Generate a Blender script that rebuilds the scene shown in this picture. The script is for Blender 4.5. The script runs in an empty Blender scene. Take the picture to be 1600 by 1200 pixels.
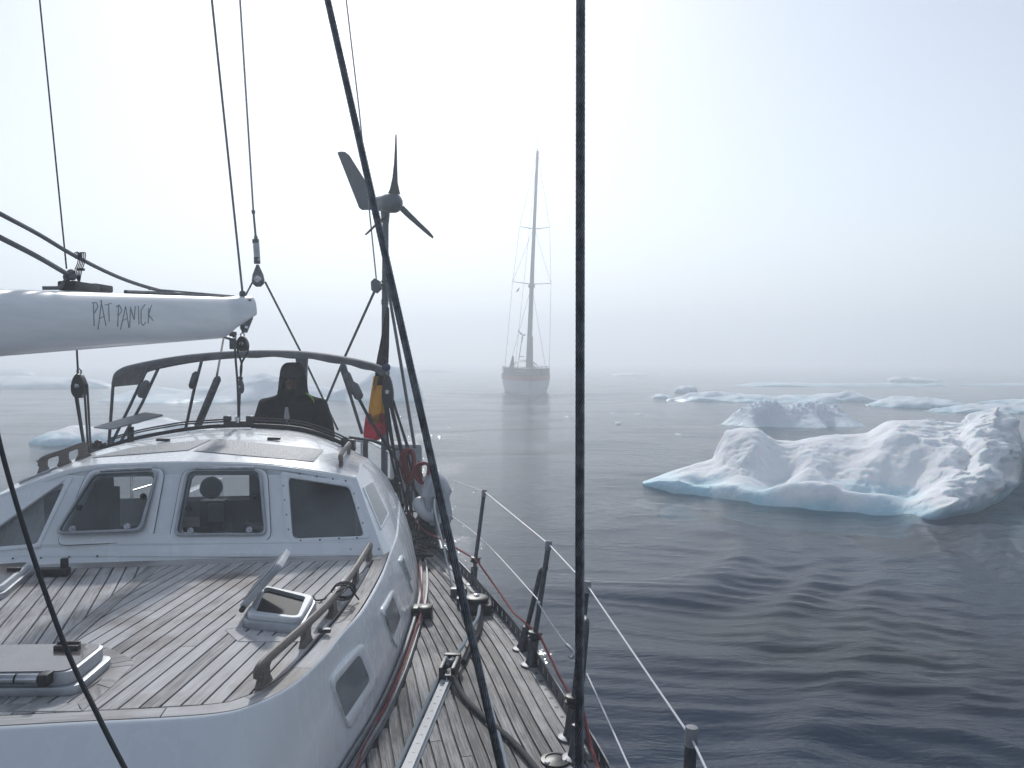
import bpy, bmesh, math, random
import numpy as np
from mathutils import Vector, Matrix, noise as mnoise
from mathutils.bvhtree import BVHTree
from mathutils.geometry import tessellate_polygon

random.seed(7)
rad = math.radians
S = bpy.context.scene
COL = S.collection

# ------------------------------------------------------------------ camera
EYE = 2.86                      # camera height above the water
FPX = 1250.0                    # focal length in photo pixels (1600 wide)
PITCH = math.atan(38.0 / FPX)
cam_d = bpy.data.cameras.new('camera')
cam_d.sensor_width = 36.0
cam_d.lens = 36.0 * FPX / 1600.0
cam_d.clip_start = 0.05
cam_d.clip_end = 3000.0
cam = bpy.data.objects.new('camera', cam_d)
COL.objects.link(cam)
cam.location = (0, 0, EYE)
cam.rotation_euler = (math.pi / 2 - PITCH, 0, 0)
S.camera = cam

# ------------------------------------------------------------------ sky, sun, exposure
SUN_EL, SUN_AZ = rad(34), rad(-9)          # azimuth from the view axis, negative = left
world = bpy.data.worlds.new('World')
S.world = world
world.use_nodes = True
wn = world.node_tree.nodes
wl = world.node_tree.links
wn.clear()
w_out = wn.new('ShaderNodeOutputWorld')
w_bg = wn.new('ShaderNodeBackground')
w_sky = wn.new('ShaderNodeTexSky')
w_sky.sky_type = 'NISHITA'
w_sky.sun_disc = False
w_sky.sun_elevation = SUN_EL
w_sky.sun_rotation = SUN_AZ                 # 0 = +Y, positive turns to +X
w_sky.dust_density = 0.8
w_sky.air_density = 1.0
w_sky.ozone_density = 1.0
w_hs = wn.new('ShaderNodeHueSaturation')
w_hs.inputs['Saturation'].default_value = 0.66
w_bg.inputs['Strength'].default_value = 0.15
wl.new(w_sky.outputs[0], w_hs.inputs['Color'])
wl.new(w_hs.outputs[0], w_bg.inputs['Color'])
wl.new(w_bg.outputs[0], w_out.inputs['Surface'])

sun_d = bpy.data.lights.new('sun', 'SUN')
sun_d.energy = 3.6
sun_d.angle = rad(3.0)
sun_d.color = (1.0, 0.985, 0.96)
sun = bpy.data.objects.new('sun', sun_d)
COL.objects.link(sun)
to_sun = Vector((math.sin(SUN_AZ) * math.cos(SUN_EL), math.cos(SUN_AZ) * math.cos(SUN_EL), math.sin(SUN_EL)))
sun.rotation_euler = to_sun.to_track_quat('Z', 'Y').to_euler()
sun.location = to_sun * 60

S.view_settings.view_transform = 'Standard'
S.view_settings.look = 'None'
S.view_settings.exposure = -0.2
S.view_settings.gamma = 1.0
S.view_settings.use_curve_mapping = False
S.render.engine = 'CYCLES'
S.cycles.use_denoising = True
S.cycles.max_bounces = 12
S.cycles.diffuse_bounces = 3
S.cycles.glossy_bounces = 3
S.cycles.transmission_bounces = 4
S.cycles.volume_bounces = 8
S.cycles.transparent_max_bounces = 12
S.cycles.caustics_reflective = False
S.cycles.caustics_refractive = False

# ------------------------------------------------------------------ picture geometry helpers
CE = Vector((0, 0, EYE))
FWD = Vector((0, math.cos(PITCH), -math.sin(PITCH)))
UPV = Vector((0, math.sin(PITCH), math.cos(PITCH)))

def ray(px, py):
    d = FWD + Vector(((px - 800) / FPX, 0, 0)) + UPV * (-(py - 600) / FPX)
    return d / d.y

def at(px, py, d):
    """world point seen at photo pixel px,py and lying d metres ahead"""
    return CE + ray(px, py) * d

def onz(px, py, z):
    r = ray(px, py)
    return CE + r * ((z - EYE) / r.z)

ZD = EYE - 1.58                 # side deck
ZC = EYE - 1.10                 # coachroof deck
C0 = Vector((-1.31, 0, 0))
AX = Vector((-math.sin(rad(8)), math.cos(rad(8)), 0))   # boat axis, pointing aft
AN = Vector((math.cos(rad(8)), math.sin(rad(8)), 0))    # towards port

def mirror(p):
    p = Vector(p)
    t = (p - C0).dot(AN)
    return p - AN * (2 * t)

def spline(pts, n):
    """Catmull-Rom through pts, n samples"""
    P = [Vector(p) for p in pts]
    P = [P[0] * 2 - P[1]] + P + [P[-1] * 2 - P[-2]]
    m = len(P) - 3
    out = []
    for i in range(n):
        x = i / (n - 1) * m
        k = min(int(x), m - 1)
        t = x - k
        a, b, c, d = P[k:k + 4]
        out.append(0.5 * ((2 * b) + (c - a) * t + (2 * a - 5 * b + 4 * c - d) * t * t + (3 * b - a - 3 * c + d) * t ** 3))
    return out

def vnoise(x, y, z, seed=0):
    """value noise on numpy arrays, -1..1"""
    xi, yi, zi = np.floor(x).astype(np.int64), np.floor(y).astype(np.int64), np.floor(z).astype(np.int64)
    xf, yf, zf = x - xi, y - yi, z - zi
    def h(a, b, c):
        n = (a * 374761393 + b * 668265263 + c * 2147483647 + seed * 974634777) & 0xffffffff
        n = ((n ^ (n >> 13)) * 1274126177) & 0xffffffff
        n = ((n ^ (n >> 16)) * 2246822519) & 0xffffffff
        n = n ^ (n >> 15)
        return (n & 0xffff) / 32767.5 - 1
    u, v, w = (q * q * q * (q * (q * 6 - 15) + 10) for q in (xf, yf, zf))
    r = 0
    for dx in (0, 1):
        for dy in (0, 1):
            for dz in (0, 1):
                r = r + h(xi + dx, yi + dy, zi + dz) * (u if dx else 1 - u) * (v if dy else 1 - v) * (w if dz else 1 - w)
    return r

def fbm(x, y, z, oct=4, seed=0, gain=0.5):
    r, a, f = 0, 1.0, 1.0
    for i in range(oct):
        r = r + a * vnoise(x * f, y * f, z * f, seed + i)
        a *= gain
        f *= 2.03
    return r

# ------------------------------------------------------------------ mesh builder
def origin(o):
    v = Vector((0, 0, 0))
    while o is not None:
        v += o.location
        o = o.parent
    return v

class MB:
    def __init__(self):
        self.v, self.f, self.uv = [], [], {}
    def add(self, vs, fs, uvs=None):
        b = len(self.v)
        self.v += [Vector(p) for p in vs]
        self.f += [tuple(i + b for i in f) for f in fs]
        if uvs:
            for i, q in enumerate(uvs):
                self.uv[b + i] = q
        return self
    def tube(self, pts, r, n=8, caps=True, flat=None):
        pts = [Vector(p) for p in pts]
        m = len(pts)
        rs = r if isinstance(r, (list, tuple)) else [r] * m
        t0 = (pts[1] - pts[0]).normalized()
        ref = Vector((0, 0, 1)) if abs(t0.z) < 0.9 else Vector((1, 0, 0))
        u = t0.cross(ref).normalized()
        vs, fs = [], []
        for i, p in enumerate(pts):
            t = (pts[min(i + 1, m - 1)] - pts[max(i - 1, 0)]).normalized()
            u = (u - t * u.dot(t)).normalized()
            w = t.cross(u)
            for k in range(n):
                a = 2 * math.pi * k / n
                vs.append(p + (u * math.cos(a) + w * math.sin(a) * (flat or 1)) * rs[i])
        for i in range(m - 1):
            for k in range(n):
                k2 = (k + 1) % n
                fs.append((i * n + k, i * n + k2, (i + 1) * n + k2, (i + 1) * n + k))
        if caps:
            fs.append(tuple(range(n - 1, -1, -1)))
            fs.append(tuple((m - 1) * n + k for k in range(n)))
        return self.add(vs, fs)
    def wire(self, a, b, r, lobes=7, pitch=0.08, step=0.009):
        """laid wire rope between two points: round lobes that twist along it"""
        a, b = Vector(a), Vector(b)
        L = (b - a).length
        t = (b - a) / L
        u = t.cross(Vector((0, 1, 0))).normalized()
        w = t.cross(u)
        m = int(L / step)
        n = lobes * 4
        prof = [1.0, 0.93, 0.70, 0.93]
        vs, fs = [], []
        for i in range(m + 1):
            ph = 2 * math.pi * i * step / pitch
            for k in range(n):
                an = 2 * math.pi * k / n + ph
                vs.append(a + t * (L * i / m) + (u * math.cos(an) + w * math.sin(an)) * r * prof[k % 4])
        for i in range(m):
            for k in range(n):
                k2 = (k + 1) % n
                fs.append((i * n + k, i * n + k2, (i + 1) * n + k2, (i + 1) * n + k))
        return self.add(vs, fs)
    def box(self, c, sz, R=None):
        c = Vector(c)
        vs = []
        for x in (-.5, .5):
            for y in (-.5, .5):
                for z in (-.5, .5):
                    p = Vector((x * sz[0], y * sz[1], z * sz[2]))
                    vs.append(c + (R @ p if R else p))
        return self.add(vs, [(0, 1, 3, 2), (4, 6, 7, 5), (0, 4, 5, 1), (2, 3, 7, 6), (0, 2, 6, 4), (1, 5, 7, 3)])
    def prism(self, pts, vec, uvs=None):
        """polygon pts extruded by vec (vec points out of the face seen)"""
        n = len(pts)
        pts = [Vector(p) for p in pts]
        vec = Vector(vec)
        nor = sum(((pts[i] - pts[0]).cross(pts[i + 1] - pts[0]) for i in range(1, n - 1)), Vector())
        if nor.dot(vec) < 0:
            pts = pts[::-1]
            if uvs: uvs = uvs[::-1]
        vs = pts + [p + vec for p in pts]
        fs = [tuple(range(n - 1, -1, -1)), tuple(range(n, 2 * n))]
        fs += [(i, (i + 1) % n, n + (i + 1) % n, n + i) for i in range(n)]
        return self.add(vs, fs, (uvs + uvs) if uvs else None)
    def ring(self, loops, close=False):
        """skin between successive closed loops of equal length"""
        n = len(loops[0])
        vs = [p for l in loops for p in l]
        fs = []
        m = len(loops)
        for i in range(m if close else m - 1):
            j = (i + 1) % m
            for k in range(n):
                k2 = (k + 1) % n
                fs.append((i * n + k, i * n + k2, j * n + k2, j * n + k))
        return self.add(vs, fs)
    def grid(self, rows, closed=False):
        n = len(rows[0])
        vs = [p for r in rows for p in r]
        fs = []
        for i in range(len(rows) - 1):
            for k in range(n if closed else n - 1):
                k2 = (k + 1) % n
                fs.append((i * n + k, i * n + k2, (i + 1) * n + k2, (i + 1) * n + k))
        return self.add(vs, fs)
    def lathe(self, c, axis, prof, n=16, ref=None):
        """prof = [(distance along axis, radius), ...]"""
        c, axis = Vector(c), Vector(axis).normalized()
        u = axis.cross(ref or (Vector((0, 0, 1)) if abs(axis.z) < .9 else Vector((1, 0, 0)))).normalized()
        w = axis.cross(u)
        rows = [[c + axis * h + (u * math.cos(2 * math.pi * k / n) + w * math.sin(2 * math.pi * k / n)) * r for k in range(n)] for h, r in prof]
        self.grid(rows, True)
        b = len(self.v)
        m = len(prof)
        self.f.append(tuple(b - m * n + k for k in range(n)))
        self.f.append(tuple(b - n + k for k in range(n - 1, -1, -1)))
        return self
    def ball(self, c, r, n=12, m=8, R=None):
        c = Vector(c)
        rr = r if isinstance(r, (tuple, list)) else (r, r, r)
        rows = []
        for i in range(m + 1):
            th = math.pi * i / m
            row = []
            for k in range(n):
                a = 2 * math.pi * k / n
                s = max(math.sin(th), 1e-3)
                p = Vector((s * math.cos(a) * rr[0], s * math.sin(a) * rr[1], math.cos(th) * rr[2]))
                row.append(c + (R @ p if R else p))
            rows.append(row)
        return self.grid(rows, True)
    def bvh(self):
        return BVHTree.FromPolygons(self.v, self.f)
    def build(self, name, mat, parent=None, smooth=40, bev=0, fix=True):
        o0 = origin(parent)
        me = bpy.data.meshes.new(name)
        me.from_pydata([p - o0 for p in self.v], [], self.f)
        if self.uv:
            l = me.uv_layers.new(name='UVMap')
            for lp in me.loops:
                l.data[lp.index].uv = self.uv.get(lp.vertex_index, (0, 0))
        if fix or bev:
            bm = bmesh.new()
            bm.from_mesh(me)
            if fix: bmesh.ops.recalc_face_normals(bm, faces=bm.faces)
            if bev:
                ed = [e for e in bm.edges if len(e.link_faces) == 2 and e.calc_face_angle(0) > 0.6]
                bmesh.ops.bevel(bm, geom=ed, offset=bev, segments=2, affect='EDGES', profile=0.6, clamp_overlap=True)
            bm.to_mesh(me)
            bm.free()
        if smooth:
            me.shade_smooth()
            me.set_sharp_from_angle(angle=rad(smooth))
        me.materials.append(mat)
        ob = bpy.data.objects.new(name, me)
        COL.objects.link(ob)
        ob.parent = parent
        return ob

def tag(o, label=None, cat=None, group=None, kind=None):
    if label: o['label'] = label
    if cat: o['category'] = cat
    if group: o['group'] = group
    if kind: o['kind'] = kind
    return o

def thing(name, loc, label, cat, group=None):
    o = bpy.data.objects.new(name, None)
    o.empty_display_size = 0.2
    COL.objects.link(o)
    o.location = Vector(loc)
    return tag(o, label, cat, group)

def one(name, mb, mat, label, cat, group=None, loc=None, **k):
    """a thing that is one mesh"""
    ob = mb.build(name, mat, None, **k)
    return tag(ob, label, cat, group)

def roundpoly(pts, r, n=5):
    """round the corners of a polygon (any dimension)"""
    P = [Vector(p) for p in pts]
    out = []
    m = len(P)
    for i in range(m):
        a, b, c = P[i - 1], P[i], P[(i + 1) % m]
        ra = min(r, (a - b).length * .45)
        rc = min(r, (c - b).length * .45)
        p = b + (a - b).normalized() * ra
        q = b + (c - b).normalized() * rc
        for k in range(n):
            t = k / (n - 1)
            out.append(p * (1 - t) ** 2 + b * 2 * t * (1 - t) + q * t * t)
    return out

# ------------------------------------------------------------------ materials
def mat(name, base=(.5, .5, .5), rough=.5, metal=0, spec=.5, **kw):
    m = bpy.data.materials.new(name)
    m.use_nodes = True
    nt = m.node_tree
    b = nt.nodes['Principled BSDF']
    b.inputs['Base Color'].default_value = (*base, 1)
    b.inputs['Roughness'].default_value = rough
    b.inputs['Metallic'].default_value = metal
    b.inputs['Specular IOR Level'].default_value = spec
    return m

def N(m, t, **k):
    n = m.node_tree.nodes.new(t)
    for a, v in k.items():
        if a in n.inputs.keys():
            n.inputs[a].default_value = v
        else:
            setattr(n, a, v)
    return n

def L(m, a, b):
    m.node_tree.links.new(a, b)

def P(m):
    return m.node_tree.nodes['Principled BSDF']

def mottled(name, c1, c2, scale=6, rough=.4, metal=0, bump=.15, bscale=None, r2=None, stretch=None, detail=6, coat=0, spec=.5, bdist=.004):
    """two-tone noise colour, varied gloss and a fine bump"""
    m = mat(name, c1, rough, metal, spec)
    tc = N(m, 'ShaderNodeTexCoord')
    src = tc.outputs['Object']
    if stretch:
        mp = N(m, 'ShaderNodeMapping')
        mp.inputs['Scale'].default_value = stretch
        L(m, src, mp.inputs[0]); src = mp.outputs[0]
    nz = N(m, 'ShaderNodeTexNoise', Scale=scale, Detail=detail, Roughness=.6)
    L(m, src, nz.inputs['Vector'])
    rp = N(m, 'ShaderNodeValToRGB')
    rp.color_ramp.elements[0].color = (*c1, 1); rp.color_ramp.elements[1].color = (*c2, 1)
    rp.color_ramp.elements[0].position = .35; rp.color_ramp.elements[1].position = .68
    L(m, nz.outputs[0], rp.inputs[0])
    L(m, rp.outputs[0], P(m).inputs['Base Color'])
    mr = N(m, 'ShaderNodeMapRange')
    mr.inputs['To Min'].default_value = rough; mr.inputs['To Max'].default_value = r2 if r2 is not None else min(1, rough + .12)
    L(m, nz.outputs[0], mr.inputs[0]); L(m, mr.outputs[0], P(m).inputs['Roughness'])
    if bump:
        n2 = N(m, 'ShaderNodeTexNoise', Scale=bscale or scale * 8, Detail=3)
        L(m, src, n2.inputs['Vector'])
        bp = N(m, 'ShaderNodeBump', Strength=bump, Distance=bdist)
        L(m, n2.outputs[0], bp.inputs['Height']); L(m, bp.outputs[0], P(m).inputs['Normal'])
    if coat:
        P(m).inputs['Coat Weight'].default_value = coat
    return m

def teak_mat(name='weathered_teak', dark=0.0):
    m = mat(name, (.3, .28, .27), .5, 0, .10)
    uv = N(m, 'ShaderNodeUVMap'); tc = N(m, 'ShaderNodeTexCoord'); oi = N(m, 'ShaderNodeObjectInfo')
    off = N(m, 'ShaderNodeVectorMath', operation='MULTIPLY_ADD')
    cx = N(m, 'ShaderNodeCombineXYZ')
    L(m, oi.outputs['Random'], cx.inputs[0]); L(m, oi.outputs['Random'], cx.inputs[1])
    L(m, cx.outputs[0], off.inputs[0]); off.inputs[1].default_value = (37, 11, 0); L(m, uv.outputs[0], off.inputs[2])
    mp = N(m, 'ShaderNodeMapping'); mp.inputs['Scale'].default_value = (5, 120, 1)
    L(m, off.outputs[0], mp.inputs[0])
    grain = N(m, 'ShaderNodeTexNoise', Scale=1.0, Detail=7, Roughness=.65)
    L(m, mp.outputs[0], grain.inputs['Vector'])
    mp2 = N(m, 'ShaderNodeMapping'); mp2.inputs['Scale'].default_value = (2.2, 9, 1)
    L(m, off.outputs[0], mp2.inputs[0])
    blot = N(m, 'ShaderNodeTexNoise', Scale=1.6, Detail=5, Roughness=.6)
    L(m, mp2.outputs[0], blot.inputs['Vector'])
    wet = N(m, 'ShaderNodeTexNoise', Scale=1.7, Detail=5, Roughness=.55)
    L(m, tc.outputs['Object'], wet.inputs['Vector'])
    rp = N(m, 'ShaderNodeValToRGB')
    e = rp.color_ramp.elements
    e[0].position, e[0].color = .28, (.13, .122, .12, 1)
    e[1].position, e[1].color = .72, (.64, .635, .635, 1)
    k = e.new(.5); k.color = (.46, .45, .445, 1)
    a1 = N(m, 'ShaderNodeMath', operation='MULTIPLY_ADD')      # grain*.45 + blot*.35
    L(m, grain.outputs[0], a1.inputs[0]); a1.inputs[1].default_value = .55
    a2 = N(m, 'ShaderNodeMath', operation='MULTIPLY'); L(m, blot.outputs[0], a2.inputs[0]); a2.inputs[1].default_value = .42
    L(m, a2.outputs[0], a1.inputs[2])
    a3 = N(m, 'ShaderNodeMath', operation='MULTIPLY_ADD'); L(m, oi.outputs['Random'], a3.inputs[0]); a3.inputs[1].default_value = .17
    L(m, a1.outputs[0], a3.inputs[2])
    a4 = N(m, 'ShaderNodeMath', operation='SUBTRACT'); L(m, a3.outputs[0], a4.inputs[0]); a4.inputs[1].default_value = .055 + dark
    L(m, a4.outputs[0], rp.inputs[0])
    wr = N(m, 'ShaderNodeValToRGB')
    wr.color_ramp.elements[0].position = .50; wr.color_ramp.elements[1].position = .60
    wr.color_ramp.elements[0].color = (1, 1, 1, 1); wr.color_ramp.elements[1].color = (.60, .55, .53, 1)
    L(m, wet.outputs[0], wr.inputs[0])
    mx = N(m, 'ShaderNodeMix', data_type='RGBA', blend_type='MULTIPLY'); mx.inputs[0].default_value = 1
    L(m, rp.outputs[0], mx.inputs[6]); L(m, wr.outputs[0], mx.inputs[7])
    L(m, mx.outputs[2], P(m).inputs['Base Color'])
    mr = N(m, 'ShaderNodeMapRange'); mr.inputs['From Min'].default_value = .45; mr.inputs['From Max'].default_value = .62
    mr.inputs['To Min'].default_value = .62; mr.inputs['To Max'].default_value = .40
    L(m, wet.outputs[0], mr.inputs[0]); L(m, mr.outputs[0], P(m).inputs['Roughness'])
    bp = N(m, 'ShaderNodeBump', Strength=.35, Distance=.003)
    L(m, grain.outputs[0], bp.inputs['Height']); L(m, bp.outputs[0], P(m).inputs['Normal'])
    return m

def rope_mat(name, c, c2=None, scale=140, rough=.8):
    m = mat(name, c, rough)
    tc = N(m, 'ShaderNodeTexCoord')
    wv = N(m, 'ShaderNodeTexWave', Scale=scale, bands_direction='DIAGONAL')
    wv.inputs['Distortion'].default_value = 1.5
    L(m, tc.outputs['Object'], wv.inputs[0])
    rp = N(m, 'ShaderNodeValToRGB')
    rp.color_ramp.elements[0].color = (*c, 1); rp.color_ramp.elements[1].color = (*(c2 or tuple(q * 1.7 for q in c)), 1)
    L(m, wv.outputs[1], rp.inputs[0]); L(m, rp.outputs[0], P(m).inputs['Base Color'])
    bp = N(m, 'ShaderNodeBump', Strength=.4, Distance=.002)
    L(m, wv.outputs[1], bp.inputs['Height']); L(m, bp.outputs[0], P(m).inputs['Normal'])
    return m

def glass_mat(name, tint=(.55, .6, .62), rough=.03, refl_ior=1.5, dirt_and_sheen=.25):
    m = bpy.data.materials.new(name); m.use_nodes = True
    nt = m.node_tree; nt.nodes.clear()
    out = N(m, 'ShaderNodeOutputMaterial'); mix = N(m, 'ShaderNodeMixShader'); mx2 = N(m, 'ShaderNodeMixShader')
    fr = N(m, 'ShaderNodeFresnel', IOR=refl_ior); gl = N(m, 'ShaderNodeBsdfGlossy', Roughness=rough)
    tr = N(m, 'ShaderNodeBsdfTransparent'); tr.inputs[0].default_value = (*tint, 1)
    df = N(m, 'ShaderNodeBsdfDiffuse'); df.inputs[0].default_value = (.55, .58, .6, 1)
    tc = N(m, 'ShaderNodeTexCoord'); nz = N(m, 'ShaderNodeTexNoise', Scale=2.5, Detail=4)
    L(m, tc.outputs['Object'], nz.inputs['Vector'])
    mr = N(m, 'ShaderNodeMapRange'); mr.inputs['From Min'].default_value = .3; mr.inputs['From Max'].default_value = .75
    mr.inputs['To Max'].default_value = dirt_and_sheen  # whitish diffuse share
    L(m, nz.outputs[0], mr.inputs[0]); L(m, mr.outputs[0], mx2.inputs[0])
    L(m, tr.outputs[0], mx2.inputs[1]); L(m, df.outputs[0], mx2.inputs[2])
    L(m, fr.outputs[0], mix.inputs[0]); L(m, mx2.outputs[0], mix.inputs[1]); L(m, gl.outputs[0], mix.inputs[2])
    L(m, mix.outputs[0], out.inputs[0])
    return m

M = {}
M['gel'] = mottled('white_gelcoat', (.79, .81, .83), (.835, .85, .865), 2.4, .18, bump=.08, bscale=11, coat=.4, r2=.36, stretch=(3.2, 3.2, .7), detail=9)
M['gel_rough'] = mottled('nonskid_gelcoat', (.26, .27, .285), (.36, .37, .38), 40, .5, bump=0, r2=.6, spec=.3)
_m = M['gel_rough']
_tc = N(_m, 'ShaderNodeTexCoord'); _vo = N(_m, 'ShaderNodeTexVoronoi', Scale=105)
L(_m, _tc.outputs['Object'], _vo.inputs['Vector'])
_bp = N(_m, 'ShaderNodeBump', Strength=.8, Distance=.004)
L(_m, _vo.outputs['Distance'], _bp.inputs['Height']); L(_m, _bp.outputs[0], P(_m).inputs['Normal'])
M['teak'] = teak_mat()
M['teak_side'] = teak_mat('weathered_side_deck_teak', .14)
M['caulk'] = mottled('black_caulk', (.012, .012, .013), (.03, .03, .03), 30, .6)
M['wood'] = mottled('weathered_wood', (.10, .085, .075), (.22, .19, .17), 5, .5, stretch=(40, 4, 40), bump=.3, bscale=20)
M['alu'] = mottled('anodised_aluminium', (.34, .36, .39), (.48, .50, .53), 9, .38, .55, bump=.05)
M['track'] = mottled('pale_anodised_track', (.46, .47, .49), (.58, .59, .6), 20, .5, 0, bump=.05)
M['flange'] = mottled('grey_flange', (.20, .205, .215), (.30, .305, .315), 14, .5, .2, bump=.1)
M['steel'] = mottled('stainless_steel', (.35, .36, .38), (.62, .63, .65), 14, .16, 1.0, bump=.03)
M['dull'] = mottled('dull_grey_metal', (.07, .075, .085), (.14, .145, .16), 25, .42, .7, bump=.08)
M['wire'] = mottled('galvanised_wire', (.11, .115, .125), (.26, .265, .28), 60, .24, .85, bump=.1)
M['black'] = mottled('black_plastic', (.012, .012, .013), (.03, .03, .032), 20, .38, bump=.08)
M['rubber'] = mottled('black_rubber', (.02, .02, .022), (.045, .045, .05), 12, .6, bump=.2)
M['boom'] = mottled('white_painted_spar', (.66, .69, .72), (.82, .84, .86), 3.2, .3, .1, bump=.06, bscale=10, stretch=(1.2, .3, 3.5), r2=.5, coat=.1)
M['graffiti'] = mat('grey_marker', (.27, .29, .32), .8)
M['rope_grey'] = rope_mat('grey_rope', (.13, .13, .14))
M['rope_dark'] = rope_mat('dark_rope', (.022, .024, .028), (.06, .063, .07))
M['rope_blue'] = rope_mat('blue_grey_rope', (.17, .21, .25), (.32, .37, .40))
M['rope_red'] = rope_mat('red_rope', (.17, .022, .026), (.30, .06, .06))
M['rope_white'] = rope_mat('white_coated_wire', (.55, .57, .6), (.75, .77, .8), 60, .35)
M['canvas'] = mottled('grey_canvas', (.10, .10, .11), (.19, .19, .20), 7, .7, bump=.35, bscale=160)
M['canvas_pale'] = mottled('pale_canvas', (.36, .38, .41), (.52, .54, .57), 5, .65, bump=.4, bscale=24, bdist=.01)
M['white_pl'] = mottled('white_plastic', (.58, .6, .63), (.7, .72, .74), 6, .35, bump=.05)
M['plexi'] = mottled('smoked_acrylic_lid', (.13, .115, .11), (.19, .165, .155), 3, .07, bump=.02, r2=.22, coat=.5)
M['pane_grey'] = mottled('grey_side_pane', (.17, .185, .20), (.22, .235, .25), 5, .15, bump=.02, r2=.3)
M['glass'] = glass_mat('tinted_glass', (.66, .69, .70), dirt_and_sheen=.30)
M['glass_clear'] = glass_mat('clear_glass', (.75, .85, .85), dirt_and_sheen=.5)  # high diffuse share paints a pale reflection on the left pane
M['cabin'] = mottled('dark_cabin_lining', (.07, .065, .06), (.13, .12, .11), 4, .6, bump=.05)
M['jacket'] = mottled('black_sailing_jacket', (.004, .004, .005), (.010, .010, .012), 6, .7, spec=.2, bump=.5, bscale=9, bdist=.02)
M['beanie'] = mottled('dark_knit', (.02, .019, .02), (.05, .047, .05), 60, .9, bump=.5, bscale=120)
M['skin'] = mottled('hood_shaded_skin', (.13, .075, .055), (.19, .115, .085), 12, .5, bump=.1)  # skin darkened all over, the hood's shade put into its colour
M['lime'] = mat('lime_collar', (.35, .55, .05), .6)
M['pale'] = mat('pale_badge', (.42, .43, .45), .5)
M['turbine'] = mottled('grey_painted_turbine', (.085, .095, .115), (.125, .135, .155), 7, .42, bump=.06)
M['turbine_blade'] = mottled('dark_blade', (.03, .033, .04), (.055, .058, .066), 9, .4, bump=.05)
M['flag_black'] = mottled('black_flag_cloth', (.012, .012, .013), (.03, .03, .03), 20, .8, bump=.3)
M['flag_yellow'] = mottled('yellow_flag_cloth', (.38, .19, .012), (.50, .27, .025), 20, .8, bump=.3)
M['flag_red'] = mottled('red_flag_cloth', (.26, .015, .04), (.36, .03, .06), 20, .8, bump=.3)
for k in ('flag_black', 'flag_yellow', 'flag_red'):
    _m = M[k]; _o = _m.node_tree.nodes['Material Output']
    _t = N(_m, 'ShaderNodeBsdfTranslucent'); _x = N(_m, 'ShaderNodeMixShader')
    _t.inputs[0].default_value = {'flag_black': (.01, .01, .01, 1), 'flag_yellow': (.5, .26, .02, 1), 'flag_red': (.40, .02, .05, 1)}[k]
    _x.inputs[0].default_value = .3
    L(_m, P(_m).outputs[0], _x.inputs[1]); L(_m, _t.outputs[0], _x.inputs[2]); L(_m, _x.outputs[0], _o.inputs[0])

def ice_mat(name, snow=(.955, .972, .985), ice=(.38, .66, .76), zlo=.05, zhi=.35, bscale=7, bump=.45):
    m = mat(name, snow, .55)
    tc = N(m, 'ShaderNodeTexCoord'); ge = N(m, 'ShaderNodeNewGeometry')
    nz = N(m, 'ShaderNodeTexNoise', Scale=1.1, Detail=6, Roughness=.6)
    L(m, tc.outputs['Object'], nz.inputs['Vector'])
    sp = N(m, 'ShaderNodeSeparateXYZ'); L(m, ge.outputs['Position'], sp.inputs[0])
    ad = N(m, 'ShaderNodeMath', operation='MULTIPLY_ADD'); L(m, nz.outputs[0], ad.inputs[0]); ad.inputs[1].default_value = .9
    L(m, sp.outputs[2], ad.inputs[2])
    mr = N(m, 'ShaderNodeMapRange'); mr.inputs['From Min'].default_value = zlo + .42; mr.inputs['From Max'].default_value = zhi + .5
    L(m, ad.outputs[0], mr.inputs[0])
    mx = N(m, 'ShaderNodeMix', data_type='RGBA'); L(m, mr.outputs[0], mx.inputs[0])
    mx.inputs[6].default_value = (*ice, 1); mx.inputs[7].default_value = (*snow, 1)
    L(m, mx.outputs[2], P(m).inputs['Base Color'])
    rr = N(m, 'ShaderNodeMapRange'); rr.inputs['To Min'].default_value = .3; rr.inputs['To Max'].default_value = .85
    L(m, mr.outputs[0], rr.inputs[0]); L(m, rr.outputs[0], P(m).inputs['Roughness'])
    P(m).inputs['Subsurface Weight'].default_value = .6
    P(m).inputs['Subsurface Radius'].default_value = (.35, .62, .80)
    P(m).inputs['Subsurface Scale'].default_value = .25
    n2 = N(m, 'ShaderNodeTexNoise', Scale=bscale, Detail=10, Roughness=.72)
    L(m, tc.outputs['Object'], n2.inputs['Vector'])
    bp = N(m, 'ShaderNodeBump', Strength=bump, Distance=.12)
    L(m, n2.outputs[0], bp.inputs['Height']); L(m, bp.outputs[0], P(m).inputs['Normal'])
    return m
M['ice'] = ice_mat('snow_on_ice')
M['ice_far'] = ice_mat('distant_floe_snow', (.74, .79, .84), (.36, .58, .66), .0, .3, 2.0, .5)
M['ice_brash'] = ice_mat('brash_ice', (.74, .80, .86), (.5, .68, .76), -.1, .3, 7.0, .7)

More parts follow.
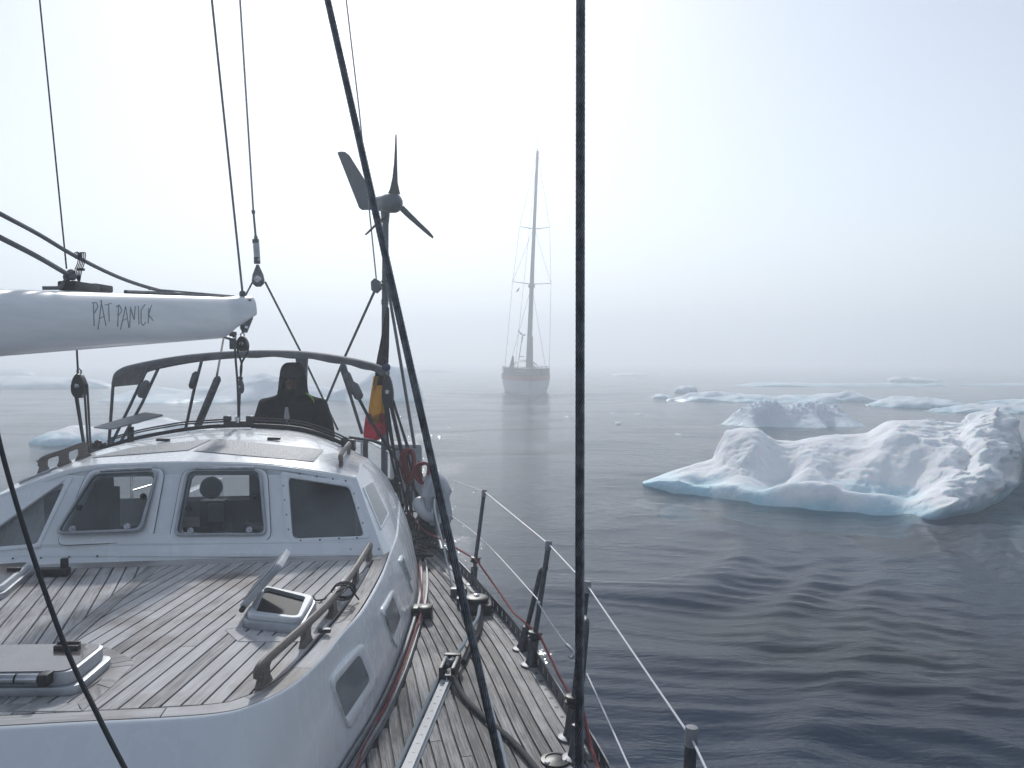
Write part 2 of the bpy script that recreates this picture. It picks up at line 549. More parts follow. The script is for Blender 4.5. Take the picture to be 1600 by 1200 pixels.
def water_mat():
    m = bpy.data.materials.new('sea_water'); m.use_nodes = True
    m.node_tree.nodes.clear()
    out = N(m, 'ShaderNodeOutputMaterial'); mix = N(m, 'ShaderNodeMixShader')
    fr = N(m, 'ShaderNodeFresnel', IOR=1.333); gl = N(m, 'ShaderNodeBsdfGlossy', Roughness=.07)
    tr = N(m, 'ShaderNodeBsdfTransparent'); tr.inputs[0].default_value = (.34, .62, .70, 1)
    tc = N(m, 'ShaderNodeTexCoord')
    mp = N(m, 'ShaderNodeMapping'); mp.inputs['Scale'].default_value = (.55, 1.5, 1); mp.inputs['Rotation'].default_value = (0, 0, rad(7))
    L(m, tc.outputs['Object'], mp.inputs[0])
    n1 = N(m, 'ShaderNodeTexNoise', Scale=1.5, Detail=3, Roughness=.5); L(m, mp.outputs[0], n1.inputs['Vector'])
    n2 = N(m, 'ShaderNodeTexNoise', Scale=6.0, Detail=3, Roughness=.5); L(m, mp.outputs[0], n2.inputs['Vector'])
    n3 = N(m, 'ShaderNodeTexNoise', Scale=.22, Detail=3, Roughness=.5); L(m, tc.outputs['Object'], n3.inputs['Vector'])
    # rippled cat's-paws here, glassy there
    mr = N(m, 'ShaderNodeMapRange'); mr.inputs['From Min'].default_value = .40; mr.inputs['From Max'].default_value = .62
    mr.inputs['To Min'].default_value = .4; mr.inputs['To Max'].default_value = 1.0
    L(m, n3.outputs[0], mr.inputs[0])
    mu = N(m, 'ShaderNodeMath', operation='MULTIPLY'); L(m, n2.outputs[0], mu.inputs[0]); L(m, mr.outputs[0], mu.inputs[1])
    b1 = N(m, 'ShaderNodeBump', Strength=.5, Distance=.008); L(m, n1.outputs[0], b1.inputs['Height'])
    b2 = N(m, 'ShaderNodeBump', Strength=.6, Distance=.026); L(m, mu.outputs[0], b2.inputs['Height']); L(m, b1.outputs[0], b2.inputs['Normal'])
    n4 = N(m, 'ShaderNodeTexNoise', Scale=17.0, Detail=3, Roughness=.55); L(m, mp.outputs[0], n4.inputs['Vector'])
    b3 = N(m, 'ShaderNodeBump', Strength=.6, Distance=.014); L(m, n4.outputs[0], b3.inputs['Height']); L(m, b2.outputs[0], b3.inputs['Normal'])
    for q in (fr, gl):
        L(m, b3.outputs[0], q.inputs['Normal'])
    L(m, fr.outputs[0], mix.inputs[0]); L(m, tr.outputs[0], mix.inputs[1]); L(m, gl.outputs[0], mix.inputs[2])
    L(m, mix.outputs[0], out.inputs[0])
    return m
M['water'] = water_mat()
M['deep'] = mat('deep_sea', (.03, .13, .27), .9)
# ================================================================== SEA
def sea_height(x, y):
    """short bow-wave crests near the boat, low swell, ripples; fades with distance"""
    r = np.hypot(x, y)
    h = np.zeros_like(x)
    wx = x + .9 * vnoise(x * .35, y * .35, x * 0, 5)
    wy = y + .9 * vnoise(x * .35, y * .35, x * 0 + 9, 6)
    # diverging wake crests (run from near-left to far-right)
    for lam, ang, amp, ph, sd in ((1.55, -31, .075, .3, 1), (1.05, -26, .034, 1.2, 2), (2.4, -36, .060, 2.2, 3), (.62, -22, .012, .5, 4)):
        a = rad(ang)
        k = 2 * math.pi / lam
        q = (wx * math.cos(a) + wy * math.sin(a)) * k + ph
        env = np.clip(.50 + .75 * vnoise(x * .22, y * .17, x * 0 + sd, 11 + sd), 0, 1.3) + .5 * np.exp(-((x - .36 * y + .2) / 2.4) ** 2)
        c = np.sin(q)
        h += amp * env * (np.exp(1.1 * (c - 1)) - .45) * np.exp(-(r / 26) ** 2) * np.clip((x - .33 * y + 3.6) / 2.6, 0, 1)
    # wind ripples, crests mostly across the view
    for lam, ang, amp, ph, sd in ((.80, 80, .010, 0, 1), (.55, 99, .0075, 1, 2), (.37, 88, .0085, 2, 3), (1.3, 73, .014, 4, 4), (.27, 106, .0055, 5, 5), (.44, 62, .0068, 3, 6), (.33, 74, .0045, 2, 7)):
        a = rad(ang)
        q = (wx * math.cos(a) + wy * math.sin(a)) * 2 * math.pi / lam + ph
        env = np.clip(.55 + .8 * vnoise(x * .3, y * .4, x * 0 + 3 * sd, 31 + sd), .1, 1.3)
        h += amp * env * np.sin(q) * np.exp(-(r / (45 * lam + 12)) ** 2) * np.clip(.62 + (x - .12 * y) * .22, .16, 1)
    for lam, ang, amp in ((6.5, 70, .020), (4.1, 110, .014), (9.5, 95, .03)):
        a = rad(ang)
        h += amp * np.sin((wx * math.cos(a) + wy * math.sin(a)) * 2 * math.pi / lam) * np.exp(-(r / 160) ** 2)
    # the other yacht's bow wave: two low ridges spreading from its stem
    for sgn in (-1, 1):
        bx, by = 1.75, 63.6
        s = (x - bx) * sgn
        line = by + .55 * s + .012 * s * s + .5 * vnoise(x * .5, x * 0, x * 0, 77)
        h += .21 * np.exp(-((y - line) / .55) ** 2) * np.clip(s / 2.0, 0, 1) * np.exp(-s / 7.5)
    return h

def make_sea():
    dense = np.linspace(rad(-43), rad(43), 560)
    coarse = np.linspace(rad(43), rad(317), 60)[1:-1]
    th = np.concatenate([dense, coarse])
    rr = np.concatenate([np.linspace(.6, 3.5, 10), np.geomspace(3.7, 430, 760)])
    nt, nr = len(th), len(rr)
    T, R = np.meshgrid(th, rr)
    X, Y = R * np.sin(T), R * np.cos(T)
    Z = sea_height(X, Y)
    co = np.stack([X, Y, Z], -1).reshape(-1, 3)
    i, k = np.meshgrid(np.arange(nr - 1), np.arange(nt), indexing='ij')
    k2 = (k + 1) % nt
    q = np.stack([i * nt + k, (i + 1) * nt + k, (i + 1) * nt + k2, i * nt + k2], -1).reshape(-1, 4)
    co = np.vstack([co, [[0, 0, 0]]])
    fs = q[:, ::-1].tolist() + [(k, (k + 1) % nt, nr * nt) for k in range(nt)]
    me = bpy.data.meshes.new('water')
    me.from_pydata(co.tolist(), [], fs)
    me.shade_smooth()
    me.materials.append(M['water'])
    o = bpy.data.objects.new('water', me)
    COL.objects.link(o)
    bm = bmesh.new(); bm.from_mesh(me); bmesh.ops.recalc_face_normals(bm, faces=bm.faces)
    bm.faces.ensure_lookup_table()
    if bm.faces[0].normal.z < 0: bmesh.ops.reverse_faces(bm, faces=bm.faces)
    bm.to_mesh(me); bm.free()
    tag(o, kind='structure')
make_sea()

mb = MB().lathe((0, 0, -3.4), (0, 0, 1), [(0, 440), (.1, 440)], 48)
tag(mb.build('deep_water', M['deep'], smooth=0), kind='structure')

mb = MB().box((0, 0, 10.4), (1000, 1000, 31.2))
hz = mb.build('haze', bpy.data.materials.new('sea_fog'), smooth=0)
hm = hz.data.materials[0]; hm.use_nodes = True
hm.node_tree.nodes.clear()
_o = N(hm, 'ShaderNodeOutputMaterial'); _v = N(hm, 'ShaderNodeVolumePrincipled')
_v.inputs['Color'].default_value = (.92, .965, 1.0, 1)
_v.inputs['Density'].default_value = .009
_v.inputs['Anisotropy'].default_value = .35
L(hm, _v.outputs[0], _o.inputs['Volume'])
tag(hz, kind='stuff')

# ================================================================== ICE
def quads(nu, nv):
    return [(i * nv + k, i * nv + k + 1, (i + 1) * nv + k + 1, (i + 1) * nv + k) for i in range(nu - 1) for k in range(nv - 1)]

def ice_obj(name, X, Y, Z, m, label, cat, group, parent=None):
    nu, nv = X.shape
    mbx = MB()
    mbx.v = [Vector(p) for p in np.stack([X, Y, Z], -1).reshape(-1, 3)]
    mbx.f = quads(nu, nv)
    o = mbx.build(name, m, parent, smooth=180, fix=True)
    if label: tag(o, label, cat, group)
    return o

def main_berg():
    nu, nv = 330, 190
    front = [onz(px, py, 0) for px, py in ((1006, 757), (1055, 768), (1110, 776), (1180, 795), (1290, 806), (1390, 812), (1480, 823), (1545, 806), (1586, 784), (1616, 752))]
    ridge_px = [(1003, 753, 18.6), (1060, 733, 18.8), (1112, 714, 18.9), (1127, 690, 18.9), (1136, 674, 18.9), (1165, 668, 18.9), (1190, 672, 18.9), (1212, 687, 18.8), (1245, 688, 18.8), (1300, 681, 18.8), (1355, 676, 18.8), (1393, 657, 18.8), (1450, 655, 18.6), (1505, 660, 18.2), (1520, 645, 17.6), (1560, 640, 17.2), (1582, 648, 16.9), (1600, 690, 16.6), (1616, 750, 16.4)]
    ridge = [at(*p) for p in ridge_px]
    # resample both by picture column so that ridge and foot correspond
    cols = np.concatenate([np.linspace(1000, 1060, 30), np.linspace(1060, 1616, nu - 30 + 1)[1:]])
    def res(px, pts):
        px = np.array(px); A = np.array([list(p) for p in pts])
        xs = cols
        out = np.stack([np.interp(xs, px, A[:, k]) for k in range(3)], -1)
        ker = np.hanning(9); ker /= ker.sum()
        pad = np.vstack([np.repeat(out[:1], 4, 0), out, np.repeat(out[-1:], 4, 0)])
        return np.stack([np.convolve(pad[:, k], ker, 'valid') for k in range(3)], -1)
    F = res([1006, 1055, 1110, 1180, 1290, 1390, 1480, 1545, 1586, 1616], front)
    Rg = res([p[0] for p in ridge_px], ridge)
    U = np.linspace(0, 1, nu)[:, None]
    colsn = cols[:, None]
    V = np.linspace(0, 1, nv)[None, :]
    right = np.clip((colsn - 1400) / 90, 0, 1); right = right * right * (3 - 2 * right)
    end = np.clip((colsn - 1000) / 110, 0, 1) ** .7
    zr = Rg[:, 2][:, None]
    vf = .66
    a = np.clip(V / vf, 0, 1)
    b = np.clip((V - vf) / (1 - vf), 0, 1)
    # plan position: front foot -> ridge -> back foot
    bx, by = Rg[:, 0][:, None] + .35, Rg[:, 1][:, None] + 2.2 * (.25 + .75 * end)
    X = F[:, 0][:, None] * (1 - a) + Rg[:, 0][:, None] * a
    Y = F[:, 1][:, None] * (1 - a) + Rg[:, 1][:, None] * a
    X = X * (1 - b) + bx * b
    Y = Y * (1 - b) + by * b
    sm = lambda q: q * q * (3 - 2 * q)
    shelf = .24 + .07 * np.sin(colsn * .021) + .06 * np.sin(colsn * .05 + 1)
    shelf = np.minimum(shelf * (.35 + .65 * end), zr * .55)
    lip = sm(np.clip(a / .22, 0, 1))
    rise = sm(np.clip((a - .30 - .05 * np.sin(colsn * .03)) / .68, 0, 1))
    dip = np.exp(-((a - .36) / .10) ** 2) * .12 * end
    zl = -.35 + (shelf + .35) * lip - dip * (1 - right) + (zr - shelf) * rise
    # right-hand bulk: a heap of broken snow rising steeply from an undercut lip
    lip2 = sm(np.clip(a / .10, 0, 1))
    zr2 = -.35 + .62 * lip2 + (zr - .27) * np.clip((a - .07) / .93, 0, 1) ** .85
    Z = zl * (1 - right) + zr2 * right
    Zb = zr * (1 - sm(b)) - .5 * sm(b)
    Z = np.where(V > vf, Zb, Z)
    # undercut: the foot draws back beneath the lip
    uc = np.exp(-((a - 0.0) / .06) ** 2) * (V <= vf)
    Y = Y + uc * (.15 + .65 * right)
    # relief
    X2, Y2 = X + .0, Y
    n1 = fbm(X * .9, Y * .9, Z * .9, 4, 3)
    rid = 1 - np.abs(fbm(X * 1.3 + 5, Y * 1.1, Z * 1.3, 4, 9))
    fine = fbm(X * 5, Y * 5, Z * 5, 4, 21)
    lump = np.clip(fbm(X * 3.1, Y * 3.1, Z * 3.1, 3, 33), -.2, 1)
    amp = np.clip(Z / .35, 0, 1) * np.clip(end * 1.4, .15, 1) * (1 - .75 * np.clip((colsn - 1570) / 30, 0, 1))
    patch = np.clip(.25 + .9 * vnoise(X * .8, Y * .8, Z * 0, 71) + .8 * right, .15, 1.1)
    calm = 1 - .55 * np.exp(-((a - 1) / .12) ** 2) * (V <= vf)
    Z = Z + amp * calm * (.055 * n1 + .085 * patch * (rid - .75) + .026 * patch * fine + .006 * fbm(X * 14, Y * 14, Z * 14, 2, 81) + .02 * fbm(X * 2.4, Y * 2.4, Z * 2.4, 3, 51) + right * .06 * lump)
    Y = Y - amp * (.10 * n1 + .05 * patch * fine + .025 * fbm(X * 2.4, Y * 2.4, Z * 2.4, 3, 61) + right * (.13 * lump + .07 * fine))
    X = X + amp * (.10 * fbm(X * 1.1, Y * 1.1 + 7, Z * 1.1, 3, 41) + right * .08 * lump)
    for (c_, a_, wc, wa, h_) in ((1160, .36, 34, .10, .20), (1262, .46, 26, .09, .16), (1300, .22, 90, .08, .15), (1050, .3, 30, .2, .08), (1028, .45, 12, .25, .07), (1078, .5, 16, .2, .12), (1405, .66, 60, .14, .16), (1440, .40, 80, .11, -.16), (1232, .60, 22, .12, -.22), (1345, .50, 30, .10, .12), (1180, .70, 20, .14, .12), (1120, .45, 26, .12, .10), (1545, .45, 40, .16, .10), (1580, .30, 25, .12, .15), (1500, .55, 22, .12, -.15), (1220, .24, 20, .08, .10)):
        Z = Z + h_ * np.exp(-((colsn - c_) / wc) ** 2) * np.exp(-((a - a_) / wa) ** 2) * (V <= vf)
    # a hollow notch with clear blue ice in the left bluff
    px0 = np.exp(-((colsn - 1215) / 26) ** 2) * np.exp(-((a - .62) / .16) ** 2)
    Z = Z - .22 * px0 * end
    root = thing('ice_floe', (5.2, 16, 0), 'largest sculpted snow covered ice floe with turquoise foot, off the port rail', 'ice floe', 'drifting ice')
    ice_obj('snow_cap', X, Y, Z, M['ice'], None, None, None, root)
    # submerged foot, seen turquoise through the water
    nu2, nv2 = 60, 30
    u = np.linspace(0, 2 * np.pi, nu2)[:, None]; v = np.linspace(0, 1, nv2)[None, :]
    ctr = onz(1500, 790, 0)
    rr = 1 + .16 * np.sin(3 * u + 1) + .1 * np.sin(5 * u)
    xx = ctr.x + .1 + np.cos(u) * 2.6 * rr * v; yy = ctr.y + 1.0 + np.sin(u) * 1.55 * rr * v
    zz = -.05 - .75 * v ** 3 + .05 * fbm(xx * 2, yy * 2, xx * 0, 3, 5) - .05
    ice_obj('ice_foot', xx, yy, zz, M['ice_foot'], None, None, None, root)
    ctr = onz(1120, 765, 0)
    xx = ctr.x + np.cos(u) * 1.7 * rr * v; yy = ctr.y + .6 + np.sin(u) * 1.2 * rr * v
    zz = -.04 - .5 * v ** 2 + .05 * fbm(xx * 2, yy * 2, xx * 0, 3, 6)
    ice_obj('ice_foot', xx, yy, zz, M['ice_foot'], None, None, None, root)

M['ice_foot'] = mottled('blue_submerged_ice', (.40, .74, .80), (.62, .86, .90), 2, .4, bump=.1)
main_berg()

def floe(label, px0, px1, pyw, tops, depth, m='ice_far', seed=1, rough=.08, spikes=0, n=(90, 40), cat='ice floe', under=.12, flat=.55, name='ice_floe'):
    """floating ice whose waterline shows at row pyw between columns px0..px1; tops = [(column, row), ...] skyline"""
    nu, nv = n
    c = onz((px0 + px1) / 2, pyw, 0)
    d = c.y
    x0, x1 = at(px0, pyw, d + depth * .45).x, at(px1, pyw, d + depth * .45).x
    u = np.linspace(0, 1, nu)[:, None]; v = np.linspace(0, 1, nv)[None, :]
    cols = px0 + (px1 - px0) * u[:, 0]
    tz = np.interp(cols, [t[0] for t in tops], [max(.03, at(t[0], t[1], d + depth * .45).z) for t in tops])
    wid = np.clip(np.sin(np.pi * np.clip(u, 0, 1)), 0, 1) ** .38
    wob = 1 + .18 * vnoise(u * 6, u * 0, u * 0, seed)
    yc = d + depth * .5
    X = x0 + (x1 - x0) * u + 0 * v
    s = 2 * v - 1
    Y = yc + s * depth * .5 * wid * wob + .12 * depth * vnoise(u * 9, u * 0, v * 2, seed + 3)
    edge = 1 - np.abs(s) ** (6 if flat > .5 else 1.7)
    prof = np.clip(edge, 0, 1) ** (.45 if flat > .5 else .75)
    dome = (1 - flat) * np.exp(-((s - 0) / .55) ** 2) + flat
    Z = (tz[:, None] * dome + under) * prof * np.clip(wid * 1.25, 0, 1) - under
    sc = 1.0 / max(.25, depth * .22)
    n1 = fbm(X * sc, Y * sc, Z * sc, 5, seed + 7)
    Z = Z + rough * n1 * prof
    Y = Y + rough * .8 * fbm(X * sc + 3, Y * sc, Z * sc, 4, seed + 17) * prof
    if spikes:
        sp = np.clip(vnoise(X * 7.5, Y * 6, X * 0, seed + 29), 0, 1) ** 1.6 + .5 * np.clip(vnoise(X * 17, Y * 14, X * 0, seed + 39), -.3, 1)
        Z = Z + spikes * sp * prof * np.clip(Z, 0, 1)
    return ice_obj(name, X, Y, Z, M[m], label, cat, 'drifting ice')

# right-hand side, near to far
floe('steep heap of crumbly brash ice just behind the largest sculpted floe', 1128, 1352, 670, [(1128, 664), (1160, 640), (1185, 627), (1230, 630), (1270, 632), (1310, 634), (1335, 645), (1352, 662)], 5.0, 'ice_brash', 5, .13, .12, (260, 90), flat=.35)
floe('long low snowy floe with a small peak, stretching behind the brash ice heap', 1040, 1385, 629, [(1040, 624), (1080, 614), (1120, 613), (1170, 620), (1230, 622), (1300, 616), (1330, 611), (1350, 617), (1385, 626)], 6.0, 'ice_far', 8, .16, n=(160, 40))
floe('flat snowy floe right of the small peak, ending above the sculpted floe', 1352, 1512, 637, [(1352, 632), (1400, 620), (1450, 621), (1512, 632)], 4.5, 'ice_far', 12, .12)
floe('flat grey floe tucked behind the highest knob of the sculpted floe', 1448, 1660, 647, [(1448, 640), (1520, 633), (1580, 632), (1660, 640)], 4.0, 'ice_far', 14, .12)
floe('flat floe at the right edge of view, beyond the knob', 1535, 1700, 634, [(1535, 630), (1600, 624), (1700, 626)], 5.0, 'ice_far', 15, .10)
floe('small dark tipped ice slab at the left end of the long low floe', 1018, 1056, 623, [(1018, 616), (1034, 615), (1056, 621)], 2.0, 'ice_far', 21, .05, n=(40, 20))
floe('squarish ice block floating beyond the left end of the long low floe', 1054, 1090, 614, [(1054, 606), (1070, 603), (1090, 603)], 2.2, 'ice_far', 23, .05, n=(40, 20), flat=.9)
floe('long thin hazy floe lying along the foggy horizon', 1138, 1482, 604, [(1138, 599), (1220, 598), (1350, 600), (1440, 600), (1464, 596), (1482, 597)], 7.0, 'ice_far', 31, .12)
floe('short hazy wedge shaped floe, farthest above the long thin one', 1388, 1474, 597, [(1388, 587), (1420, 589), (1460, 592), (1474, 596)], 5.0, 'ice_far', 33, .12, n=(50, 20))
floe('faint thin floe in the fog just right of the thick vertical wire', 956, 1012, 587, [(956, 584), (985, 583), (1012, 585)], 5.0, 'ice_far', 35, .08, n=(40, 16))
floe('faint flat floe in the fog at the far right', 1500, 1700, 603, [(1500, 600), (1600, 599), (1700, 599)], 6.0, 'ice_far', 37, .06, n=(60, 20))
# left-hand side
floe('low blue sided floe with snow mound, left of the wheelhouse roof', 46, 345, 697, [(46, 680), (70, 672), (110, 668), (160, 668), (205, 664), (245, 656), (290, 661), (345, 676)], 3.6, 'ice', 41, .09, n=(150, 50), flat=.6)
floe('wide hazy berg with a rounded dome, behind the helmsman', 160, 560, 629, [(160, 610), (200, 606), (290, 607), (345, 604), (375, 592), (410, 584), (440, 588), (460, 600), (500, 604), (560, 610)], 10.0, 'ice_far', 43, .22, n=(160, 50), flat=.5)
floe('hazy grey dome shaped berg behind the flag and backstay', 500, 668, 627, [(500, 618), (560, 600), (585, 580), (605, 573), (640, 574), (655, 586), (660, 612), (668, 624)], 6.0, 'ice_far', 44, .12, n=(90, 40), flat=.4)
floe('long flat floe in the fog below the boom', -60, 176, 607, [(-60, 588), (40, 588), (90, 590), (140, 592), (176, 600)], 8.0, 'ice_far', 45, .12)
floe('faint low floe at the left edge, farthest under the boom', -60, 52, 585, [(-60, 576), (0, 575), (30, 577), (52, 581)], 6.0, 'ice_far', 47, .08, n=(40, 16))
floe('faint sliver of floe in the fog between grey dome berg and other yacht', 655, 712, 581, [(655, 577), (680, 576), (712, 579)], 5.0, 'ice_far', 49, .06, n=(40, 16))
for i, (px, py, w, lb) in enumerate(((956, 648, 13, 'crumb of ice floating nearest the thick vertical wire'), (1002, 649, 18, 'small lump of ice floating left of the brash heap'), (1061, 681, 9, 'tiny ice chip nearest in front of the brash heap'), (966, 662, 8, 'tiny ice chip below the two small lumps'), (886, 652, 8, 'tiny ice chip left of the thick vertical wire'))):
    floe(lb, px - w / 2, px + w / 2, py, [(px - w / 2, py - 2), (px, py - 4 if w > 10 else py - 2), (px + w / 2, py - 2)], .9, 'ice_brash', 60 + i, .03, n=(24, 14), cat='ice chunk', under=.05, name='ice_chunk')

# ================================================================== THE OTHER YACHT
def other_yacht():
    base = onz(829, 618, 0)
    root = thing('distant_yacht', base, 'white yacht with a red band and single mast approaching bow on through the fog', 'yacht')
    base = origin(root)
    R = Matrix.Rotation(rad(2), 3, 'Z')
    W = lambda x, y, z: base + R @ Vector((x, y, z))
    mw = mottled('white_hull_paint', (.50, .52, .55), (.58, .60, .62), 2, .4)
    mr = mottled('red_hull_band', (.28, .06, .04), (.34, .08, .05), 2, .4)
    md = mottled('dark_deck_gear', (.04, .042, .05), (.09, .09, .1), 2, .6)
    mg = mottled('grey_mast', (.06, .065, .075), (.09, .095, .11), 2, .5)
    st = [(0, .05, 1.72), (.7, .55, 1.68), (1.8, 1.08, 1.62), (3.4, 1.62, 1.56), (6, 2.05, 1.48), (9.5, 2.1, 1.42), (13, 1.75, 1.42)]
    def loop(z0, k):                      # horizontal ring at height z0
        s = [(x * (k if y > .1 else 1), y + (1.25 - z0) * .35 * (1 - y / 13)) for y, x, _ in st]
        return [W(-x, y, z0) for x, y in s] + [W(x, y, z0) for x, y in s[::-1]]
    h = MB().ring([loop(-.5, .55), loop(0, .86), loop(.6, .95), loop(1.15, .99)])
    h.build('hull', mw, root)
    MB().ring([loop(1.15, 1.0), loop(1.52, 1.01)]).build('red_band', mr, root)
    b = MB().ring([loop(1.52, .995), loop(1.66, .985)]); t = loop(1.6, .97)
    b.add(t, [tuple(range(len(t)))])
    b.build('deck', md, root)
    # pulpit with weather cloths, stanchion rails
    p = MB()
    for s in (-1, 1):
        rail = [W(s * x * .97, y, 2.25) for y, x, _ in st]
        rail2 = [W(s * x * .97, y, 1.95) for y, x, _ in st]
        p.tube(rail, .022, 5); p.tube(rail2, .015, 5)
        for y, x, z in st:
            p.tube([W(s * x * .97, y, 1.6), W(s * x * .97, y, 2.25)], .022, 5)
    p.build('guard_rail', md, root)
    for s, y0, y1, z1 in ((-1, 2.2, 6.5, 2.2), (1, 1.4, 6.8, 2.14)):
        xs = lambda y: np.interp(y, [q[0] for q in st], [q[1] for q in st]) * .985
        rows = [[W(s * xs(y), y, z) for y in np.linspace(y0, y1, 8)] for z in (1.62, 1.9, z1)]
        MB().grid(rows).build('weather_cloth', md, root)
    # deckhouse and spray hood
    MB().ring([[W(x * k, 5 + y * k, z) for x, y in ((-1.2, -1.4), (1.2, -1.4), (1.35, 2), (-1.35, 2))] for z, k in ((1.55, 1), (2.1, .92), (2.15, .5))]).build('deckhouse', md, root)
    arc = lambda r, y, zz: [W(r * math.cos(a), y, 1.9 + zz * math.sin(a)) for a in np.linspace(0, math.pi, 15)]
    MB().grid([arc(1.32, 8.4, .72), arc(1.36, 9.3, .95), arc(1.34, 10.4, .98)]).build('spray_hood', md, root)
    MB().prism([W(.25, 8.36, 2.05), W(1.0, 8.36, 2.02), W(.86, 8.36, 2.38), W(.3, 8.36, 2.52)], W(0, .03, 0) - W(0, 0, 0)).build('hood_window', mw, root)
    MB().box(W(-.8, 4.2, 1.9), (.75, 1.1, .12)).box(W(-.8, 4.2, 2.12), (.72, 1.1, .12)).build('life_raft', mw, root)
    # mast leaning slightly to the right of the picture
    foot, head = W(.05, 5.2, 1.6), at(840, 236, base.y + 5.6)
    mm = MB().tube([foot, foot.lerp(head, .5), head], [.20, .17, .11], 10)
    mm.build('mast', mg, root)
    MB().tube([foot.lerp(head, .0) + Vector((.28, .3, .1)), foot.lerp(head, .17) + Vector((.20, .3, 0))], [.2, .12], 8).build('furled_sail', md, root)
    MB().tube([head, head + Vector((.0, 0, 1.3))], .012, 4).tube([head + Vector((-.2, 0, .15)), head + Vector((.1, 0, .1))], .02, 4).build('aerial', mg, root)
    rg = MB()
    for (xa, ya, xb, yb, fz) in ((812, 354, 859, 355, 0), (801, 440, 861, 443, 0)):
        d = base.y + 5.4
        k = (foot.z, head.z)
        c = at(836 if ya < 400 else 829, ya + 4, d)
        sp = MB().tube([at(xa, ya, d), c, at(xb, yb, d)], [.025, .045, .025], 6)
        sp.build('spreader', mg, root)
    d = base.y + 5.4
    A1, A2, B1, B2 = at(812, 354, d), at(859, 355, d), at(801, 440, d), at(861, 443, d)
    D1, D2 = W(-1.95, 5.6, 1.6), W(1.95, 5.6, 1.6)
    for pts in ((head, A1, B1, D1), (head, A2, B2, D2), (foot.lerp(head, .66), B1), (foot.lerp(head, .66), B2), (foot.lerp(head, .40), W(-1.7, 5.2, 1.6)), (foot.lerp(head, .40), W(1.7, 5.2, 1.6)), (head, W(0, .1, 1.75)), (foot.lerp(head, .75), W(.1, 1.6, 1.7)), (head, W(-.8, 12.8, 1.6)), (head, W(.8, 12.8, 1.6))):
        for a, c in zip(pts[:-1], pts[1:]):
            rg.tube([a, c], .014, 4)
    rg.build('standing_rigging', mg, root)
    MB().ball(foot.lerp(head, .395), (.30, .25, .22), 10, 6).build('radar_dome', mg, root)
    # wind generator on its pole at the stern
    wp = at(816.3, 566, base.y + 12.5); wt = at(816.5, 524, base.y + 12.5)
    MB().tube([W(-.6, 12.6, 1.5), wt], .045, 6).build('generator_pole', mg, root)
    bl = MB()
    for ex, ey in ((809, 516), (822, 523), (815, 536)):
        q = at(ex, ey, base.y + 12.4)
        bl.tube([wt, wt.lerp(q, .3), q], [.03, .09, .03], 6)
    bl.build('generator_blades', mg, root)
    MB().tube([at(811, 557, base.y + 12.5), at(819, 557, base.y + 12.5)], .04, 6).build('cross_bar', mg, root)
    f = [at(806, 456, d), at(811, 449, d), at(812, 449.5, d), at(810.5, 454, d), at(807.5, 456.5, d)]
    MB().prism(f, (0, .02, 0)).build('courtesy_flag', md, root)
    # someone at the port shrouds
    MB().tube([W(-1.35, 4.5, 1.6), W(-1.35, 4.5, 2.1), W(-1.3, 4.5, 2.7), W(-1.22, 4.5, 3.2)], [.16, .2, .14, .04], 8).build('crew_figure', md, root)
other_yacht()
# ================================================================== OUR OWN YACHT
boat = thing('sailing_yacht', (-1.9, 3.5, 0), 'white sailing yacht with teak decks and wheelhouse on which the photographer stands', 'sailboat')

HULL = spline([(.30, -3.2), (.52, -1.6), (.62, -.5), (.60, .5), (.55, 1.3), (.475, 2.03), (.36, 2.98), (.245, 3.51), (.05, 4.44), (-.245, 5.47), (-.46, 6.15), (-.72, 6.9), (-1.08, 7.9), (-1.42, 8.8), (-1.72, 9.5)], 150) if False else None
_h = [(.25, -3.2), (.50, -1.6), (.60, -.5), (.585, .5), (.545, 1.3), (.475, 2.03), (.36, 2.98), (.25, 3.51), (.05, 4.44), (-.245, 5.47), (-.46, 6.15), (-.72, 6.9), (-1.08, 7.9), (-1.42, 8.8), (-1.72, 9.5)]
HULL = spline([(x, y, ZD) for x, y in _h], 180)
HY = [p.y for p in HULL]; HX = [p.x for p in HULL]
hullx = lambda y: float(np.interp(y, HY, HX))

TOP = spline([(-1.66, 2.365, ZC), (-1.358, 2.405, ZC), (-.95, 2.46, ZC), (-.825, 2.54, ZC), (-.747, 2.70, ZC), (-.705, 2.95, ZC), (-.689, 3.21, ZC), (-.675, 3.51, ZC), (-.68, 4.0, ZC), (-.704, 4.49, ZC), (-.74, 5.0, ZC), (-.80, 5.5, ZC), (-.88, 6.1, ZC), (-.98, 6.6, ZC)], 105)
BASE = spline([(-1.64, 2.03, ZD), (-1.25, 2.06, ZD), (-.93, 2.17, ZD), (-.79, 2.35, ZD), (-.72, 2.6, ZD), (-.68, 2.88, ZD), (-.655, 3.12, ZD), (-.618, 3.49, ZD), (-.60, 4.0, ZD), (-.605, 4.6, ZD), (-.62, 5.1, ZD), (-.66, 5.6, ZD), (-.74, 6.2, ZD), (-.86, 6.7, ZD)], 105)
_by = [p.y for p in BASE[30:]]; _bx = [p.x for p in BASE[30:]]
basex = lambda y: float(np.interp(y, _by, _bx))

# ---- hull
def section(k, z, drop=0):
    pts = [Vector((0, 0, 0)) + C0 + AN * (((p - C0).dot(AN)) * k) + AX * ((p - C0).dot(AX)) for p in HULL[::6]]
    pts = [Vector((p.x, p.y, z)) for p in pts]
    return pts + [Vector((*mirror(p).xy, z)) for p in pts[::-1]]
mb = MB().ring([section(.62, -.6), section(.80, 0), section(.93, .5), section(.99, 1.0), section(1.012, ZD - .03)])
sc_ = section(.62, -.6); mb.add(sc_, [tuple(range(len(sc_)))])
hull = mb.build('hull', M['gel'], boat)

